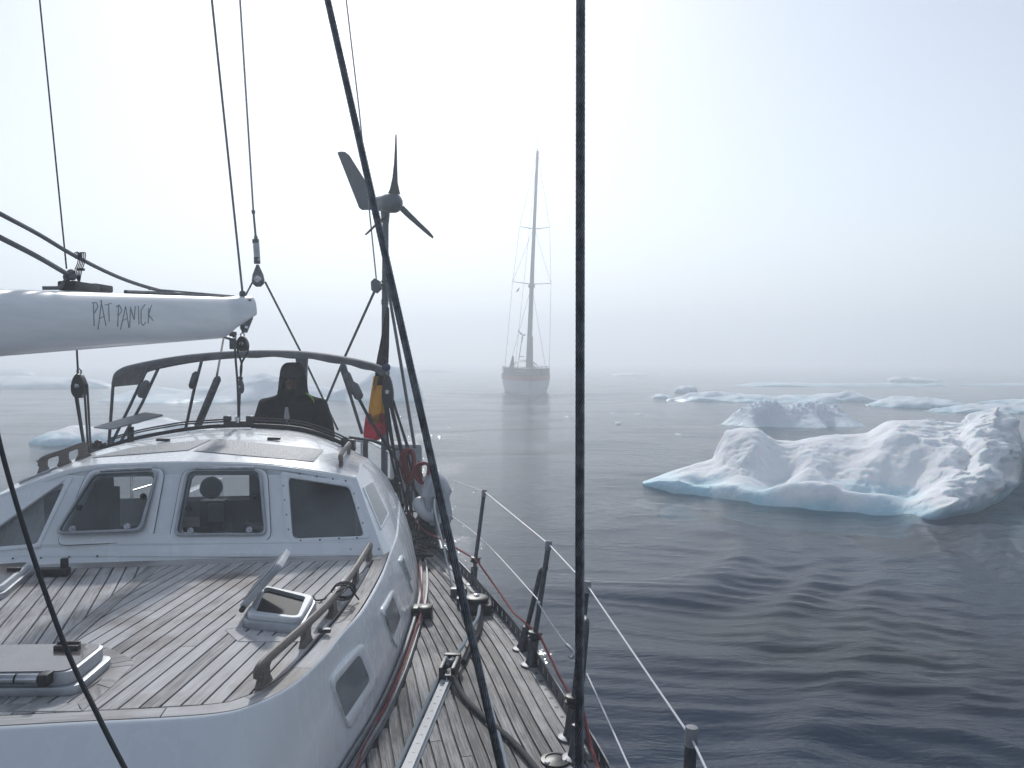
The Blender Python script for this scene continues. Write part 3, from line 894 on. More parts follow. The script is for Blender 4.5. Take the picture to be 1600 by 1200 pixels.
# ---- deck: dark seam compound with teak planks laid on it
ys = [-3.0 + i * .25 for i in range(50)]
deckb = MB()
def dp(t, y, z=ZD - .012):
    """point at lateral fraction t (-1..1) on the deck at station y of the port edge"""
    p = Vector((hullx(y), y, 0)); q = mirror(p)
    r = q.lerp(p, (t + 1) / 2)
    return Vector((r.x, r.y, z))
for a, b in zip(ys[:-1], ys[1:]):
    for t0, t1 in ((-1.01, -.55), (-.55, .50), (.50, 1.01)):
        if t0 == -.55 and 6.75 < a < 8.6: continue
        n = len(deckb.v)
        deckb.add([dp(t0, a), dp(t1, a), dp(t1, b), dp(t0, b)], [(0, 1, 2, 3)])
deck = deckb.build('side_deck', M['caulk'], boat, smooth=0)

def strip(pl, pr, z0, h, skew=0):
    """solid plank between two polylines (lists of xy), with uv along/across"""
    n = len(pl)
    m_ = MB()
    s = 0
    vs, uv = [], []
    for i in range(n):
        if i: s += (Vector(pl[i]) - Vector(pl[i - 1])).length
        w = (Vector(pl[i][:2]) - Vector(pr[i][:2])).length
        for p, q in ((pl[i], 0), (pr[i], w)):
            vs.append(Vector((p[0], p[1], z0 + h))); uv.append((s, q))
            vs.append(Vector((p[0], p[1], z0))); uv.append((s, q + .003))
    fs = []
    for i in range(n - 1):
        a, b = 4 * i, 4 * i + 4
        fs += [(a, b, b + 2, a + 2), (a, a + 1, b + 1, b), (a + 2, b + 2, b + 3, a + 3)]
    fs += [(0, 2, 3, 1), (4 * n - 4, 4 * n - 3, 4 * n - 1, 4 * n - 2)]
    return m_.add(vs, fs, uv)

PW = .0525
MARG = .105                                   # covering board beside the toe rail
def off(y, o):
    """hull edge offset inboard by o at station y"""
    dx = (hullx(y + .05) - hullx(y - .05)) / .1
    nrm = Vector((-1, dx)).normalized()
    return Vector((hullx(y), y)) + nrm * o
stations = [1.0 + .05 * i for i in range(149)]
pl = [off(y, .055) for y in stations]; pr = [off(y, MARG) for y in stations]
strip(pl, pr, ZD - .012, .012).build('plank', M['teak_side'], deck, smooth=0)
GUT = .075                                    # margin along the coachroof foot
for k in range(17):
    o0, o1 = MARG + .006 + k * PW, MARG + .006 + (k + 1) * PW - .009
    A, B = [], []
    cuts = []
    for y in stations:
        a, b = off(y, o0), off(y, o1)
        lim = basex(b.y) + GUT if b.y > 2.3 else -1.0
        if a.x <= lim + .004:
            if A: break
            continue
        if b.x < lim: b = Vector((lim, b.y))
        A.append(a); B.append(b)
    if len(A) < 3: continue
    # butt joint part way along, staggered
    jt = 19 + (k * 17) % 31
    for i0, i1 in ((0, jt), (jt, len(A) - 1)):
        if i1 - i0 < 2 or i0 >= len(A) - 1: continue
        i1 = min(i1, len(A) - 1)
        aa, bb = A[i0:i1 + 1], B[i0:i1 + 1]
        if i0: aa[0] = aa[0] + (aa[1] - aa[0]) * .11; bb[0] = bb[0] + (bb[1] - bb[0]) * .11
        strip(aa, bb, ZD - .012, .012).build('plank', M['teak_side'], deck, smooth=0)
yy = [2.5 + .15 * i for i in range(26)]
strip([(basex(y) + GUT - .006, y) for y in yy], [(basex(y) + .032, y) for y in yy], ZD - .012, .013).build('plank', M['teak_side'], deck, smooth=0)
# gutter rail with its turned up edge along the coachroof foot
MB().tube([(basex(y) + .020, y, ZD + .018) for y in yy], .012, 6).build('grey_conduit', M['flange'], boat)
strip([(basex(y) + .068, y) for y in yy[2:]], [(basex(y) + .056, y) for y in yy[2:]], ZD, .026).build('gutter_edge', M['flange'], boat, smooth=0)

# ---- coachroof shell
prof = [(.0, 0.0), (.01, .006), (.03, .022), (.10, .10), (.30, .30), (.55, .56), (.82, .84), (1.0, 1.0)]
rows = []
full_top = TOP + [mirror(p) for p in TOP[::-1]]
full_base = BASE + [mirror(p) for p in BASE[::-1]]
for h, zv in prof:
    row = []
    for t, b in zip(full_top, full_base):
        d = (b - t); d.z = 0
        p = t + d * h + d.normalized() * (.022 * math.sin(math.pi * min(1, zv * 1.05)) * (1 if zv < 1 else 0) + (.012 if zv == 0 else .02 * (1 - zv)))
        p.z = ZC + (ZD - ZC) * zv
        row.append(p)
    rows.append(row)
shell = MB().grid(rows, True)
shell_bvh = shell.bvh()
coach = shell.build('coachroof', M['gel'], boat, smooth=60)
# seam compound bed of the coachroof deck
bed = [Vector((p.x, p.y, ZC - .012)) for p in [q for q in TOP if q.y < 4.62]]
bedm = [Vector((*mirror(p).xy, ZC - .012)) for p in bed[::-1]]
MB().add(bed + bedm, [tuple(range(len(bed) * 2))]).build('seam_bed', M['caulk'], coach, smooth=0)

# margin planks round the edge, in lengths
edge = [p for p in TOP if p.y < 4.56]
edge_in = []
for i, p in enumerate(edge):
    t = (edge[min(i + 1, len(edge) - 1)] - edge[max(i - 1, 0)]).normalized()
    nrm = Vector((-t.y, t.x, 0))
    if nrm.dot(Vector((-1.6, 4, 0)) - p) < 0: nrm = -nrm
    edge_in.append(p + nrm * .062)
edge_o = []
for p, q in zip(edge, edge_in):
    edge_o.append(p + (p - q).normalized() * .004)
ne = len(edge)
for sgn in (1, -1):
    g = (lambda p: p) if sgn > 0 else mirror
    js = [0, 13, 24, 36, 52, ne - 1] if sgn > 0 else [0, 20, 45, ne - 1]
    for a, b in zip(js[:-1], js[1:]):
        o_ = [g(p) for p in edge_o[a:b + 1]]; i_ = [g(p) for p in edge_in[a:b + 1]]
        o_[0] = o_[0].lerp(o_[1], .08); i_[0] = i_[0].lerp(i_[1], .08)
        strip([(p.x, p.y) for p in o_], [(p.x, p.y) for p in i_], ZC - .012, .012).build('plank', M['teak'], coach, smooth=0)

def clip(poly, p0, nrm):
    out = []
    for i in range(len(poly)):
        a, b = poly[i], poly[(i + 1) % len(poly)]
        da, db = (a - p0).dot(nrm), (b - p0).dot(nrm)
        if da >= 0: out.append(a)
        if (da >= 0) != (db >= 0): out.append(a + (b - a) * (da / (da - db)))
    return out
V2 = lambda p: Vector((p[0], p[1]))
ax2, an2, c02 = V2(AX), V2(AN), V2(C0)
KP = .036                                     # half width of the king plank
aft = V2((-1.42, 4.42)); aft_n = Vector((.07, -1)).normalized()
inner = [V2(p) + (V2(q) - V2(p)).normalized() * .068 for p, q in zip(edge, edge_in)]
HB = [V2(onz(px, py, ZC)) for px, py in ((368, 984), (486, 1000), (507, 950), (404, 926))]   # pads round the small hatch
for sgn in (1, -1):
    g2 = (lambda p: p) if sgn > 0 else (lambda p: V2(mirror((p[0], p[1], 0))))
    ang = rad(8 - 11.2) if sgn > 0 else rad(8 + 11.2)
    dirv = Vector((-math.sin(ang), math.cos(ang)))           # plank direction, aft
    nv = Vector((dirv.y, -dirv.x)) * sgn                     # outboard
    origin2 = g2(V2((-.60, 4.4)))
    w = .062
    bound = [g2(p) for p in inner]
    cen = c02 + ax2 * 3.4 + an2 * (.3 * sgn)
    for k in range(34):
        o0 = .02 - k * w
        a0 = origin2 + nv * o0
        poly = [a0 - dirv * 4, a0 + dirv * 2, a0 + dirv * 2 - nv * (w - .0088), a0 - dirv * 4 - nv * (w - .0088)]
        for p, q in zip(bound[:-1], bound[1:]):
            if (q - p).length < 1e-5: continue
            e = (q - p).normalized(); n_ = Vector((-e.y, e.x))
            if n_.dot(cen - p) < 0: n_ = -n_
            poly = clip(poly, p, n_)
            if len(poly) < 3: break
        if len(poly) < 3: continue
        poly = clip(poly, c02 + an2 * (sgn * KP), an2 * sgn)
        if len(poly) >= 3: poly = clip(poly, aft, aft_n)
        if len(poly) < 3: continue
        # nibbed end: cut the feather edge at the king plank
        s_ = [(p - c02).dot(ax2) for p in poly]
        ar = abs(sum(poly[i].x * poly[(i + 1) % len(poly)].y - poly[(i + 1) % len(poly)].x * poly[i].y for i in range(len(poly)))) / 2
        if ar < .003: continue
        if max(s_) < 4.2: poly = clip(poly, c02 + ax2 * (max(s_) - .11), -ax2)
        pieces = [poly]
        jj = 3.0 + ((k * 5) % 9) * .16
        if k % 3 == 0 and max(s_) - min(s_) > 1.3:
            pieces = [clip(poly, c02 + ax2 * (jj - .0025), -ax2), clip(poly, c02 + ax2 * (jj + .0025), ax2)]
        for pc in pieces:
            if len(pc) < 3: continue
            uv = [((p - a0).dot(dirv), (p - a0).dot(nv)) for p in pc]
            pts = [Vector((p.x, p.y, ZC - .012)) for p in pc]
            MB().prism(pts, (0, 0, .012), uv).build('plank', M['teak'], coach, smooth=0)
# king plank down the middle
kp = [c02 + ax2 * s + an2 * t for s, t in ((2.45, -KP + .006), (2.45, KP - .006), (4.34, KP - .006), (4.34, -KP + .006))]
MB().prism([Vector((p.x, p.y, ZC - .012)) for p in kp], (0, 0, .012), [(0, 0), (0, .06), (1.8, .06), (1.8, 0)]).build('plank', M['teak'], coach, smooth=0)
# board along the foot of the wheelhouse
strip([onz(px, py, ZC)[:2] for px, py in ((-80, 892), (62, 890), (234, 885), (400, 879), (595, 875))], [onz(px, py, ZC)[:2] for px, py in ((-80, 884), (62, 882), (234, 877), (400, 871), (597, 868))], ZC - .012, .014).build('plank', M['teak'], coach, smooth=0)
# framing boards round the hatches (laid over the planks)
for outer, cut in ((((352, 985), (372, 1003), (488, 1003), (520, 950), (400, 918)), None), (((-120, 1012), (168, 1012), (208, 1032), (208, 1040), (172, 1076), (128, 1112), (-120, 1112)), None)):
    q = [V2(onz(px, py, ZC)) for px, py in outer]
    cg = sum(q, Vector((0, 0))) / len(q)
    for i in range(len(q)):
        a, b = q[i], q[(i + 1) % len(q)]
        ia, ib = a + (cg - a).normalized() * .07, b + (cg - b).normalized() * .07
        e = (b - a).normalized() * .003
        pts = [a + e, b - e, ib - e, ia + e]
        MB().prism([Vector((p.x, p.y, ZC - .006)) for p in pts], (0, 0, .0085), [((p - a).dot(e.normalized()), (p - a).length * .3) for p in pts]).build('plank', M['teak'], coach, smooth=0)

# ---- framed windows laid on a surface
def hitpx(bvh, px, py):
    r = ray(px, py).normalized()
    loc, nor, idx, dist = bvh.ray_cast(CE, r)
    if loc is None:
        return None, None
    if nor.dot(r) > 0: nor = -nor
    return loc, nor

def framed(name, parent, outer, inner, bvh, rpx, m_frame, m_pane, proud=.012, recess=.006, pane=True, pn='pane', n=5, pane_off=.005, seam=False):
    H = lambda pts, r: [hitpx(bvh, p.x, p.y) for p in roundpoly(pts, r, n)]
    O, I = H(outer, rpx), H(inner, rpx * .8)
    ok = [x for x in O + I if x[0] is not None]
    nor = sum((x[1] for x in ok), Vector()).normalized()
    fb = ok[0][0]
    O = [x[0] or fb for x in O]; I = [x[0] or fb for x in I]
    mb_ = MB().ring([[p - nor * .01 for p in O], [p + nor * proud * .7 for p in O], [p.lerp(q, .15) + nor * proud for p, q in zip(O, I)], [p.lerp(q, .85) + nor * proud for p, q in zip(O, I)], [p + nor * (proud * .6) for p in I], [p - nor * recess for p in I]])
    fr = mb_.build(name, m_frame, parent, smooth=50)
    if seam:
        MB().tube([p + nor * .006 for p in O] + [O[0] + nor * .006], .0032, 5, caps=False).build('seal', M['black'], fr)
    if pane:
        ip = roundpoly(inner, rpx * .8, n)
        c2 = sum(ip, Vector(ip[0]) * 0) / len(ip)
        loops = []
        for kk in (1.01, .66, .33, .02):
            lo_ = []
            for p in ip:
                q = c2 + (p - c2) * kk
                h = hitpx(bvh, q.x, q.y)[0]
                lo_.append((h if h is not None else fb) + nor * pane_off)
            loops.append(lo_)
        MB().ring(loops).build(pn, m_pane, fr, smooth=180)
    return fr

framed('side_window', boat, [(512, 1062), (565, 1002), (590, 1062), (544, 1143)], [(518, 1072), (559.5, 1021), (577, 1063), (536, 1124)], shell_bvh, 12, M['gel'], M['pane_grey'])
framed('side_window', boat, [(593, 954), (613, 919), (635, 960), (619, 1015)], [(599, 960), (611, 931), (625, 966), (611.5, 1002)], shell_bvh, 7, M['gel'], M['pane_grey'])
framed('side_window', boat, [(622, 876), (626, 866), (646, 912), (644, 928)], [(625, 879.5), (628, 873), (641, 906), (639, 914)], shell_bvh, 3, M['gel'], M['pane_grey'])

# ---- wheelhouse
FT = [at(*q) for q in ((20, 757, 4.52), (112, 732, 4.57), (212, 723, 4.63), (300, 721, 4.68), (425, 725, 4.73), (500, 736, 4.77), (557, 746, 4.81))]
FB = [onz(px, py, ZC - .004) for px, py in ((-75, 888), (62, 884.5), (190, 879), (290, 875.5), (420, 871.5), (510, 870), (600, 868))]
FT[0] = FT[0] + Vector((-.10, -.03, -.07))
AFT = [at(*q) for q in ((128, 716, 5.95), (195, 694, 5.98), (255, 681, 6.0), (330, 671, 6.03), (420, 670, 6.07), (492, 680, 6.1), (577, 717, 6.13))]
ftop, fbase, aftl = spline(FT, 49), spline(FB, 49), spline(AFT, 49)
front = MB().grid([[b.lerp(t, v) + Vector((0, 0, 0)) for b, t in zip(fbase, ftop)] for v in np.linspace(0, 1, 9)])
front_bvh = front.bvh()
house = bpy.data.objects.new('wheelhouse', None)
# front wall with real openings, tessellated in picture space and dropped on the wall surface
W_IN = {'a': [(152, 746), (241, 744), (219, 829), (98, 832)], 'b': [(298, 743), (404, 742), (412, 833), (281, 833)],
        'c': [(450, 746), (546, 761), (569, 838), (457, 842)], 'd': [(-30, 790), (102, 754), (58, 850), (-45, 858)]}
def proj(p):
    d = p - CE
    z = d.dot(FWD)
    return Vector((800 + FPX * d.x / z, 600 - FPX * d.dot(UPV) / z))
loops3, flat = [], []
outer = [p for p in fbase] + [fbase[-1].lerp(ftop[-1], k / 6) + Vector((0, 0, 0)) for k in range(1, 6)] + ftop[::-1] + [ftop[0].lerp(fbase[0], k / 6) + Vector((0, 0, 0)) for k in range(1, 6)]
loops3.append(outer)
for k, q in W_IN.items():
    hs = [hitpx(front_bvh, p.x, p.y)[0] for p in roundpoly([Vector(x) for x in q], 9, 5)]
    loops3.append([h for h in hs if h is not None])
loops2 = [[proj(p).to_3d() for p in l] for l in loops3]
tris = tessellate_polygon(loops2)
vv = [p for l in loops3 for p in l]
fw = MB().add(vv, tris)
k0 = len(loops3[0])
for l in loops3[1:]:                          # depth of each opening
    fw.ring([l, [p + Vector((0, .03, -.004)) for p in l]])
house = fw.build('wheelhouse_front', M['gel'], boat, smooth=30)

roof_rows = []
for v in np.linspace(0, 1, 15):
    row = []
    for i, (a, b) in enumerate(zip(ftop, aftl)):
        p = a.lerp(b, v)
        p.z += .03 * math.sin(math.pi * v)
        if v == 0: p += Vector((0, -.012, -.006))
        row.append(p)
    roof_rows.append(row)
roof_rows.insert(0, [p + Vector((0, -.004, -.022)) for p in roof_rows[0]])
roof = MB().grid(roof_rows)
roof_bvh = roof.bvh()
roofo = roof.build('wheelhouse_roof', M['gel'], boat, smooth=60)
# side walls of the wheelhouse
for sgn in (1, -1):
    i = -1 if sgn > 0 else 0
    topl = [r[i] for r in roof_rows[1:]]; topl[0] = ftop[i].copy()
    sh = [p for p in TOP if p.y > 4.4]
    lo = spline([Vector((p.x + .012, p.y, ZC - .004)) for p in sh], len(topl)) if sgn > 0 else [Vector((mirror(p).x, mirror(p).y, ZC)) for p in spline(sh, len(topl))]
    lo[0] = fbase[i].copy()
    rws = []
    for v in np.linspace(0, 1, 7):
        rws.append([b.lerp(t, v) + AN * sgn * (.03 * math.sin(math.pi * v) * min(1, q / 4)) for q, (b, t) in enumerate(zip(lo, topl))])
    sw = MB().grid(rws)
    if sgn > 0: side_bvh = sw.bvh()
    sw.build('wheelhouse_side', M['gel'], boat, smooth=60)
sp_ = [(565, 762), (576, 745), (598, 796), (590, 832)]
framed('wheelhouse_side_window', boat, [(566, 761), (583, 750), (609, 803), (595, 830)], [(569, 762), (582, 754), (605, 803), (594, 823)], side_bvh, 3, M['gel'], M['pane_grey'], proud=.006)

# opening portlights in their moulded flanges
def portlight(flange, tube, key, tilt):
    f = framed('window', boat, flange, [tuple(Vector(a).lerp(Vector(b), .75)) for a, b in zip(flange, W_IN[key])], front_bvh, 16, M['gel'], None, proud=.012, recess=.002, pane=False, seam=True)
    pts = roundpoly([Vector(x) for x in tube], 11, 6)
    H = [hitpx(front_bvh, p.x, p.y) for p in pts]
    H = [h for h in H if h[0] is not None]
    nor = sum((h[1] for h in H), Vector()).normalized()
    zt = max(h[0].z for h in H); zb = min(h[0].z for h in H)
    lp = [h[0] + nor * (.022 + tilt * (zt - h[0].z) / (zt - zb)) for h in H]
    n = len(lp)
    cg = sum(lp, Vector()) / n
    mt = MB()
    rings = []
    for k in range(8):
        a = 2 * math.pi * k / 8
        rings.append([p + (cg - p).normalized() * .011 * math.cos(a) + nor * .012 * math.sin(a) for p in lp])
    mt.ring(rings, True)
    mt.build('sash', M['alu'], f)
    MB().add([p + (cg - p).normalized() * .004 - nor * .004 for p in lp], [tuple(range(n))]).build('pane', M['glass'], f, smooth=0)
    # seal (dark), hinge rod, knobs
    MB().ring([[p - nor * .016 + (p - cg).normalized() * .006 for p in lp], [p - nor * .016 - (p - cg).normalized() * .012 for p in lp]]).build('seal', M['black'], f, smooth=0)
    tl, tr = sorted([h[0] for h in H], key=lambda p: -p.z)[0:2]
    a, b = Vector(tube[0]).lerp(Vector(tube[1]), .12), Vector(tube[0]).lerp(Vector(tube[1]), .93)
    pa, pb = hitpx(front_bvh, a.x, a.y - 2)[0], hitpx(front_bvh, b.x, b.y - 2)[0]
    MB().tube([pa + nor * .034, pb + nor * .034], .011, 8).build('hinge', M['steel'], f)
    for u, v in ((.16, .93), (.82, .92), (.90, .42), (.1, .58)):
        t_ = Vector(tube[0]).lerp(Vector(tube[1]), u); b_ = Vector(tube[3]).lerp(Vector(tube[2]), u)
        q = t_.lerp(b_, v)
        h = hitpx(front_bvh, q.x, q.y)[0]
        if h is None: continue
        h = h + nor * (.024 + tilt * v)
        MB().lathe(h, nor, [(-.02, .018), (-.004, .018), (-.003, .009), (.006, .009), (.010, .004)], 10).build('latch_knob', M['steel'] if v > .9 else M['black'], f)
    return f
portlight([(139, 734), (259, 732), (238, 847), (88, 853)], [(148, 742), (247, 738), (223, 833), (93, 838)], 'a', .028)
portlight([(286, 734), (418, 733), (424, 846), (264, 849)], [(294, 738), (407, 737), (416, 837), (275, 838)], 'b', .0)
framed('fixed_window', boat, [(438, 737), (551, 755), (579, 841), (447, 850)], W_IN['c'], front_bvh, 6, M['gel'], M['glass'], proud=.008, recess=.012, pane_off=-.006)
framed('fixed_window', boat, [(-40, 782), (115, 744), (62, 855), (-58, 866)], W_IN['d'], front_bvh, 6, M['gel'], M['glass_clear'], proud=.008, recess=.012, pane_off=-.006)
# screw heads along the foot of the front and round the fixed window
sc = MB()
for px in list(range(20, 600, 44)):
    py = np.interp(px, [0, 60, 234, 400, 600], [873, 872, 866, 860, 858])
    h, nr = hitpx(front_bvh, px, py)
    if h: sc.lathe(h, nr, [(0, .006), (.002, .005), (.003, .002)], 7)
for px, py in ((443, 760), (445, 782), (448, 805), (451, 828), (470, 845), (500, 844), (530, 842), (558, 841), (468, 741), (495, 745), (520, 749), (540, 752), (553, 772), (560, 795), (567, 818)):
    h, nr = hitpx(front_bvh, px, py)
    if h: sc.lathe(h + nr * .004, nr, [(0, .006), (.004, .005), (.006, .002)], 7)
tag(sc.build('screw_heads', M['dull'], boat), kind='stuff')

# interior: aft bulkhead with openings, side linings, settee, worktop
cab = MB()
yb = 6.0
def panel(x0, x1, z0, z1, y=yb):
    s = lambda x: y + .08 * (x + 2)
    cab.add([(x0, s(x0), z0), (x1, s(x1), z0), (x1, s(x1), z1), (x0, s(x0), z1)], [(0, 1, 2, 3)])
zt = EYE - .66
for x0, x1, z0, z1 in ((-3.2, -2.96, .9, zt), (-2.96, -2.66, .9, EYE - 1.24), (-2.66, -2.5, .9, zt), (-2.5, -1.98, .9, EYE - 1.06), (-1.98, -1.45, .9, zt - .03), (-1.45, -1.2, .9, EYE - .80), (-2.5, -2.44, EYE - 1.06, zt)):
    panel(x0, x1, z0, z1)
panel(-2.9, -1.5, zt, zt + .02)
cab.add([(-3.05, 4.5, .9), (-3.1, 6.0, .9), (-1.0, 6.1, .9), (-.85, 4.6, .9)], [(0, 1, 2, 3)])
cab.box((-1.45, 5.2, EYE - 1.30), (.85, .7, .10)).box((-2.72, 5.05, EYE - 1.2), (.32, .3, .75))
cab.box((-2.25, 5.5, EYE - 1.32), (.5, .35, .4))
cab.build('cabin_interior', M['cabin'], boat, smooth=0)
bx = MB().ball((-2.02, 5.35, EYE - .86), (.075, .08, .075), 12, 8).box((-2.02, 5.4, EYE - 1.05), (.16, .1, .2))
bx.build('instrument_pod', M['black'], boat)
MB().box((-1.98, 5.32, EYE - 1.02), (.10, .02, .12)).build('chart_booklet', M['pale'], boat, smooth=0)
MB().tube([onz(0, 0, 0) if False else Vector((-1.7, 5.1, EYE - 1.05)), Vector((-1.35, 4.95, EYE - 1.12)), Vector((-1.2, 4.9, EYE - 1.22))], .02, 8).build('grab_tube', M['white_pl'], boat)
wz = MB()
wz.lathe((-2.8, 6.5, EYE - 1.22), (0, 0, 1), [(0, .075), (.10, .07), (.14, .055), (.15, .085), (.19, .09), (.2, .03)], 16)
wz.build('primary_winch', M['dull'], boat)

# non-skid panels let into the roof
def patch(poly, bvh, m_, name, parent, lift=.004, nn=14):
    a, b, c, d = [Vector(p) for p in poly]
    rws = []
    for v in np.linspace(0, 1, 6):
        rw = []
        for u in np.linspace(0, 1, nn):
            p = a.lerp(b, u).lerp(d.lerp(c, u), v)
            h, nr = hitpx(bvh, p.x, p.y)
            rw.append((h + Vector((0, 0, lift))) if h else None)
        rws.append(rw)
    for r in rws:
        for i in range(nn):
            if r[i] is None:
                r[i] = next((q for q in r[i:] + r[::-1] if q is not None), Vector(CE))
    return MB().grid(rws).build(name, m_, parent, smooth=180)
patch([(340, 686.5), (506, 703), (490, 722), (302, 705)], roof_bvh, M['gel_rough'], 'nonskid_panel', boat)
patch([(205, 700), (332, 686.5), (294, 704), (140, 716)], roof_bvh, M['gel_rough'], 'nonskid_panel', boat)
for px, py in ((255, 690), (428, 688)):
    h, nr = hitpx(roof_bvh, px, py)
    MB().box(h + Vector((0, 0, .012)), (.085, .03, .018)).build('roof_clip', M['black'], boat, bev=.004)

# ---- grab rails
def grabrail(px_feet, z, h, r, m_, ext=.05):
    feet = [onz(px, py, z) for px, py in px_feet] if isinstance(z, float) else [hitpx(z, px, py)[0] for px, py in px_feet]
    root = None
    top = [f + Vector((0, 0, h)) for f in feet]
    a = top[0] + (top[0] - top[1]).normalized() * ext; b = top[-1] + (top[-1] - top[-2]).normalized() * ext * .5
    line = spline([a - Vector((0, 0, h * .45))] + top + [b - Vector((0, 0, h * .3))], 40)
    rl = MB().tube(line, r, 10, flat=1.25).build('grab_rail', m_, boat)
    for i, f in enumerate(feet):
        d = (top[min(i + 1, len(top) - 1)] - top[max(i - 1, 0)]).normalized()
        n_ = Vector((-d.y, d.x, 0)).normalized()
        loops = []
        for zz, ln in ((0, .10), (h * .4, .055), (h * .75, .055), (h, .11)):
            c = f + Vector((0, 0, zz))
            loops.append([c + d * ln * .5 * sx + n_ * r * .8 * sy for sx, sy in ((-1, -1), (1, -1), (1, 1), (-1, 1))])
        MB().ring(loops).build('rail_foot', m_, rl, bev=0)
    return rl
rail = grabrail([(412, 1070), (478, 1007), (520, 962), (556, 911), (577, 874)], ZC, .075, .0145, M['wood'])
lr = grabrail([(68, 738), (100, 727), (130, 716)], roof_bvh, .085, .0125, M['wood'], .03) if hitpx(roof_bvh, 68, 738)[0] else None
rr_ = grabrail([(533, 728), (545, 709)], roof_bvh, .07, .014, M['wood'], .04)
MB().tube([hitpx(roof_bvh, 30, 757)[0] + Vector((0, 0, .01))] * 1 + [hitpx(roof_bvh, 90, 734)[0] + Vector((0, 0, .015))], .01, 6).build('trim_strip', M['alu'], boat) if hitpx(roof_bvh, 30, 757)[0] else None

# ---- hatches
def frame_box(c4, z0, z1, r, m_, name, parent, inner=None, bev=.006):
    pts = roundpoly([Vector((p.x, p.y, z0)) for p in c4], r, 6)
    if inner is None:
        return MB().prism(pts, (0, 0, z1 - z0)).build(name, m_, parent, bev=bev, smooth=35)
    cg = sum(pts, Vector()) / len(pts)
    ins = [p + (cg - p).normalized() * inner for p in pts]
    up = Vector((0, 0, z1 - z0))
    return MB().ring([pts, [p + up * .8 for p in pts], [p.lerp(q, .2) + up for p, q in zip(pts, ins)], [p + up for p in ins], ins]).build(name, m_, parent, smooth=35)
# closed fore hatch
fh = [onz(-170, 1092, ZC), onz(120, 1088, ZC), onz(180, 1036, ZC), onz(-110, 1040, ZC)]
hf = frame_box(fh, ZC, ZC + .03, .05, M['alu'], 'hatch', boat)
cgf = sum(fh, Vector()) / 4
sh_ = lambda k: [Vector((*(cgf + (p - cgf) * k).xy, 0)) for p in fh]
frame_box(sh_(.93), ZC + .03, ZC + .075, .05, M['alu'], 'lid_frame', hf)
frame_box(sh_(.885), ZC + .0755, ZC + .0785, .04, M['plexi'], 'smoked_pane', hf, bev=0)
dv = (fh[1] - fh[0]).normalized(); bk = (fh[2] - fh[1]).normalized()
for t in (.62,):
    c = fh[0].lerp(fh[1], t) + Vector((0, -.006, .062))
    hm_ = MB()
    for k in range(3):
        hm_.tube([c + dv * (-.11 + .075 * k), c + dv * (-.11 + .075 * k + .068)], .017, 10)
    hm_.build('hinge', M['steel'], hf)
    MB().box(c + dv * .13, (.03, .045, .04)).build('hinge_end', M['black'], hf, bev=.004)
h0 = onz(105, 1012, ZC + .085)
MB().box(h0, (.085, .028, .022)).box(h0 + Vector((0, .012, .012)), (.08, .012, .014)).build('hatch_handle', M['black'], hf, bev=.004)
# port hatch standing open
oh = [onz(378, 982, ZC), onz(473, 992, ZC), onz(497, 949, ZC), onz(409, 930, ZC)]
ho = frame_box(oh, ZC, ZC + .035, .05, M['alu'], 'hatch', boat, inner=.03)
cgo = sum(oh, Vector()) / 4
so = lambda k: [Vector((*(cgo + (p - cgo) * k).xy, 0)) for p in oh]
frame_box(so(.90), ZC + .03, ZC + .058, .04, M['white_pl'], 'coaming', ho, inner=.035)
frame_box(so(.80), ZC + .030, ZC + .040, .03, M['caulk'], 'dark_opening', ho, bev=0)
hA = onz(381, 955, ZC + .05); hB = hA + (oh[3] - oh[0]).normalized() * .30
fA = at(441, 888, hA.y + .02); fB = fA + (hB - hA)
nrm = (fA - hA).cross(hB - hA).normalized()
if nrm.z < 0: nrm = -nrm
lid = MB().prism(roundpoly([hA, fA, fB, hB], .03, 4), nrm * .028).build('open_lid', M['alu'], ho, bev=.004, smooth=35)
cl = (hA + fA + fB + hB) / 4
MB().prism(roundpoly([p + (cl - p) * .16 + nrm * .0285 for p in (hA, fA, fB, hB)], .03, 4), nrm * .003).build('smoked_pane', M['pane_grey'], ho, smooth=0)
MB().tube([hA + nrm * .01 + (hA - hB) * .02, hB + nrm * .01], .012, 8).build('hinge', M['black'], ho)
# starboard hatch, closed
sh3 = [mirror(p) + Vector((.0, 0, 0)) for p in oh]
e_ = onz(60, 889, ZC)
sh3 = [onz(-160, 960, ZC), onz(5, 938, ZC), onz(57, 893, ZC), onz(-90, 905, ZC)]
hs_ = frame_box(sh3, ZC, ZC + .03, .05, M['alu'], 'hatch', boat)
cgs = sum(sh3, Vector()) / 4
ss = lambda k: [Vector((*(cgs + (p - cgs) * k).xy, 0)) for p in sh3]
frame_box(ss(.94), ZC + .03, ZC + .06, .05, M['white_pl'], 'lid_frame', hs_)
frame_box(ss(.86), ZC + .0605, ZC + .063, .04, M['plexi'], 'smoked_pane', hs_, bev=0)
q = onz(22, 889, ZC + .07)
MB().box(q, (.06, .025, .016)).build('hatch_handle', M['black'], hs_, bev=.003)
q = onz(84, 900, ZC)
MB().box(q + Vector((0, 0, .022)), (.15, .05, .04), Matrix.Rotation(rad(4), 3, 'Z')).box(q + Vector((.05, .01, .06)), (.03, .03, .06)).build('deck_chock', M['black'], boat, bev=.006)

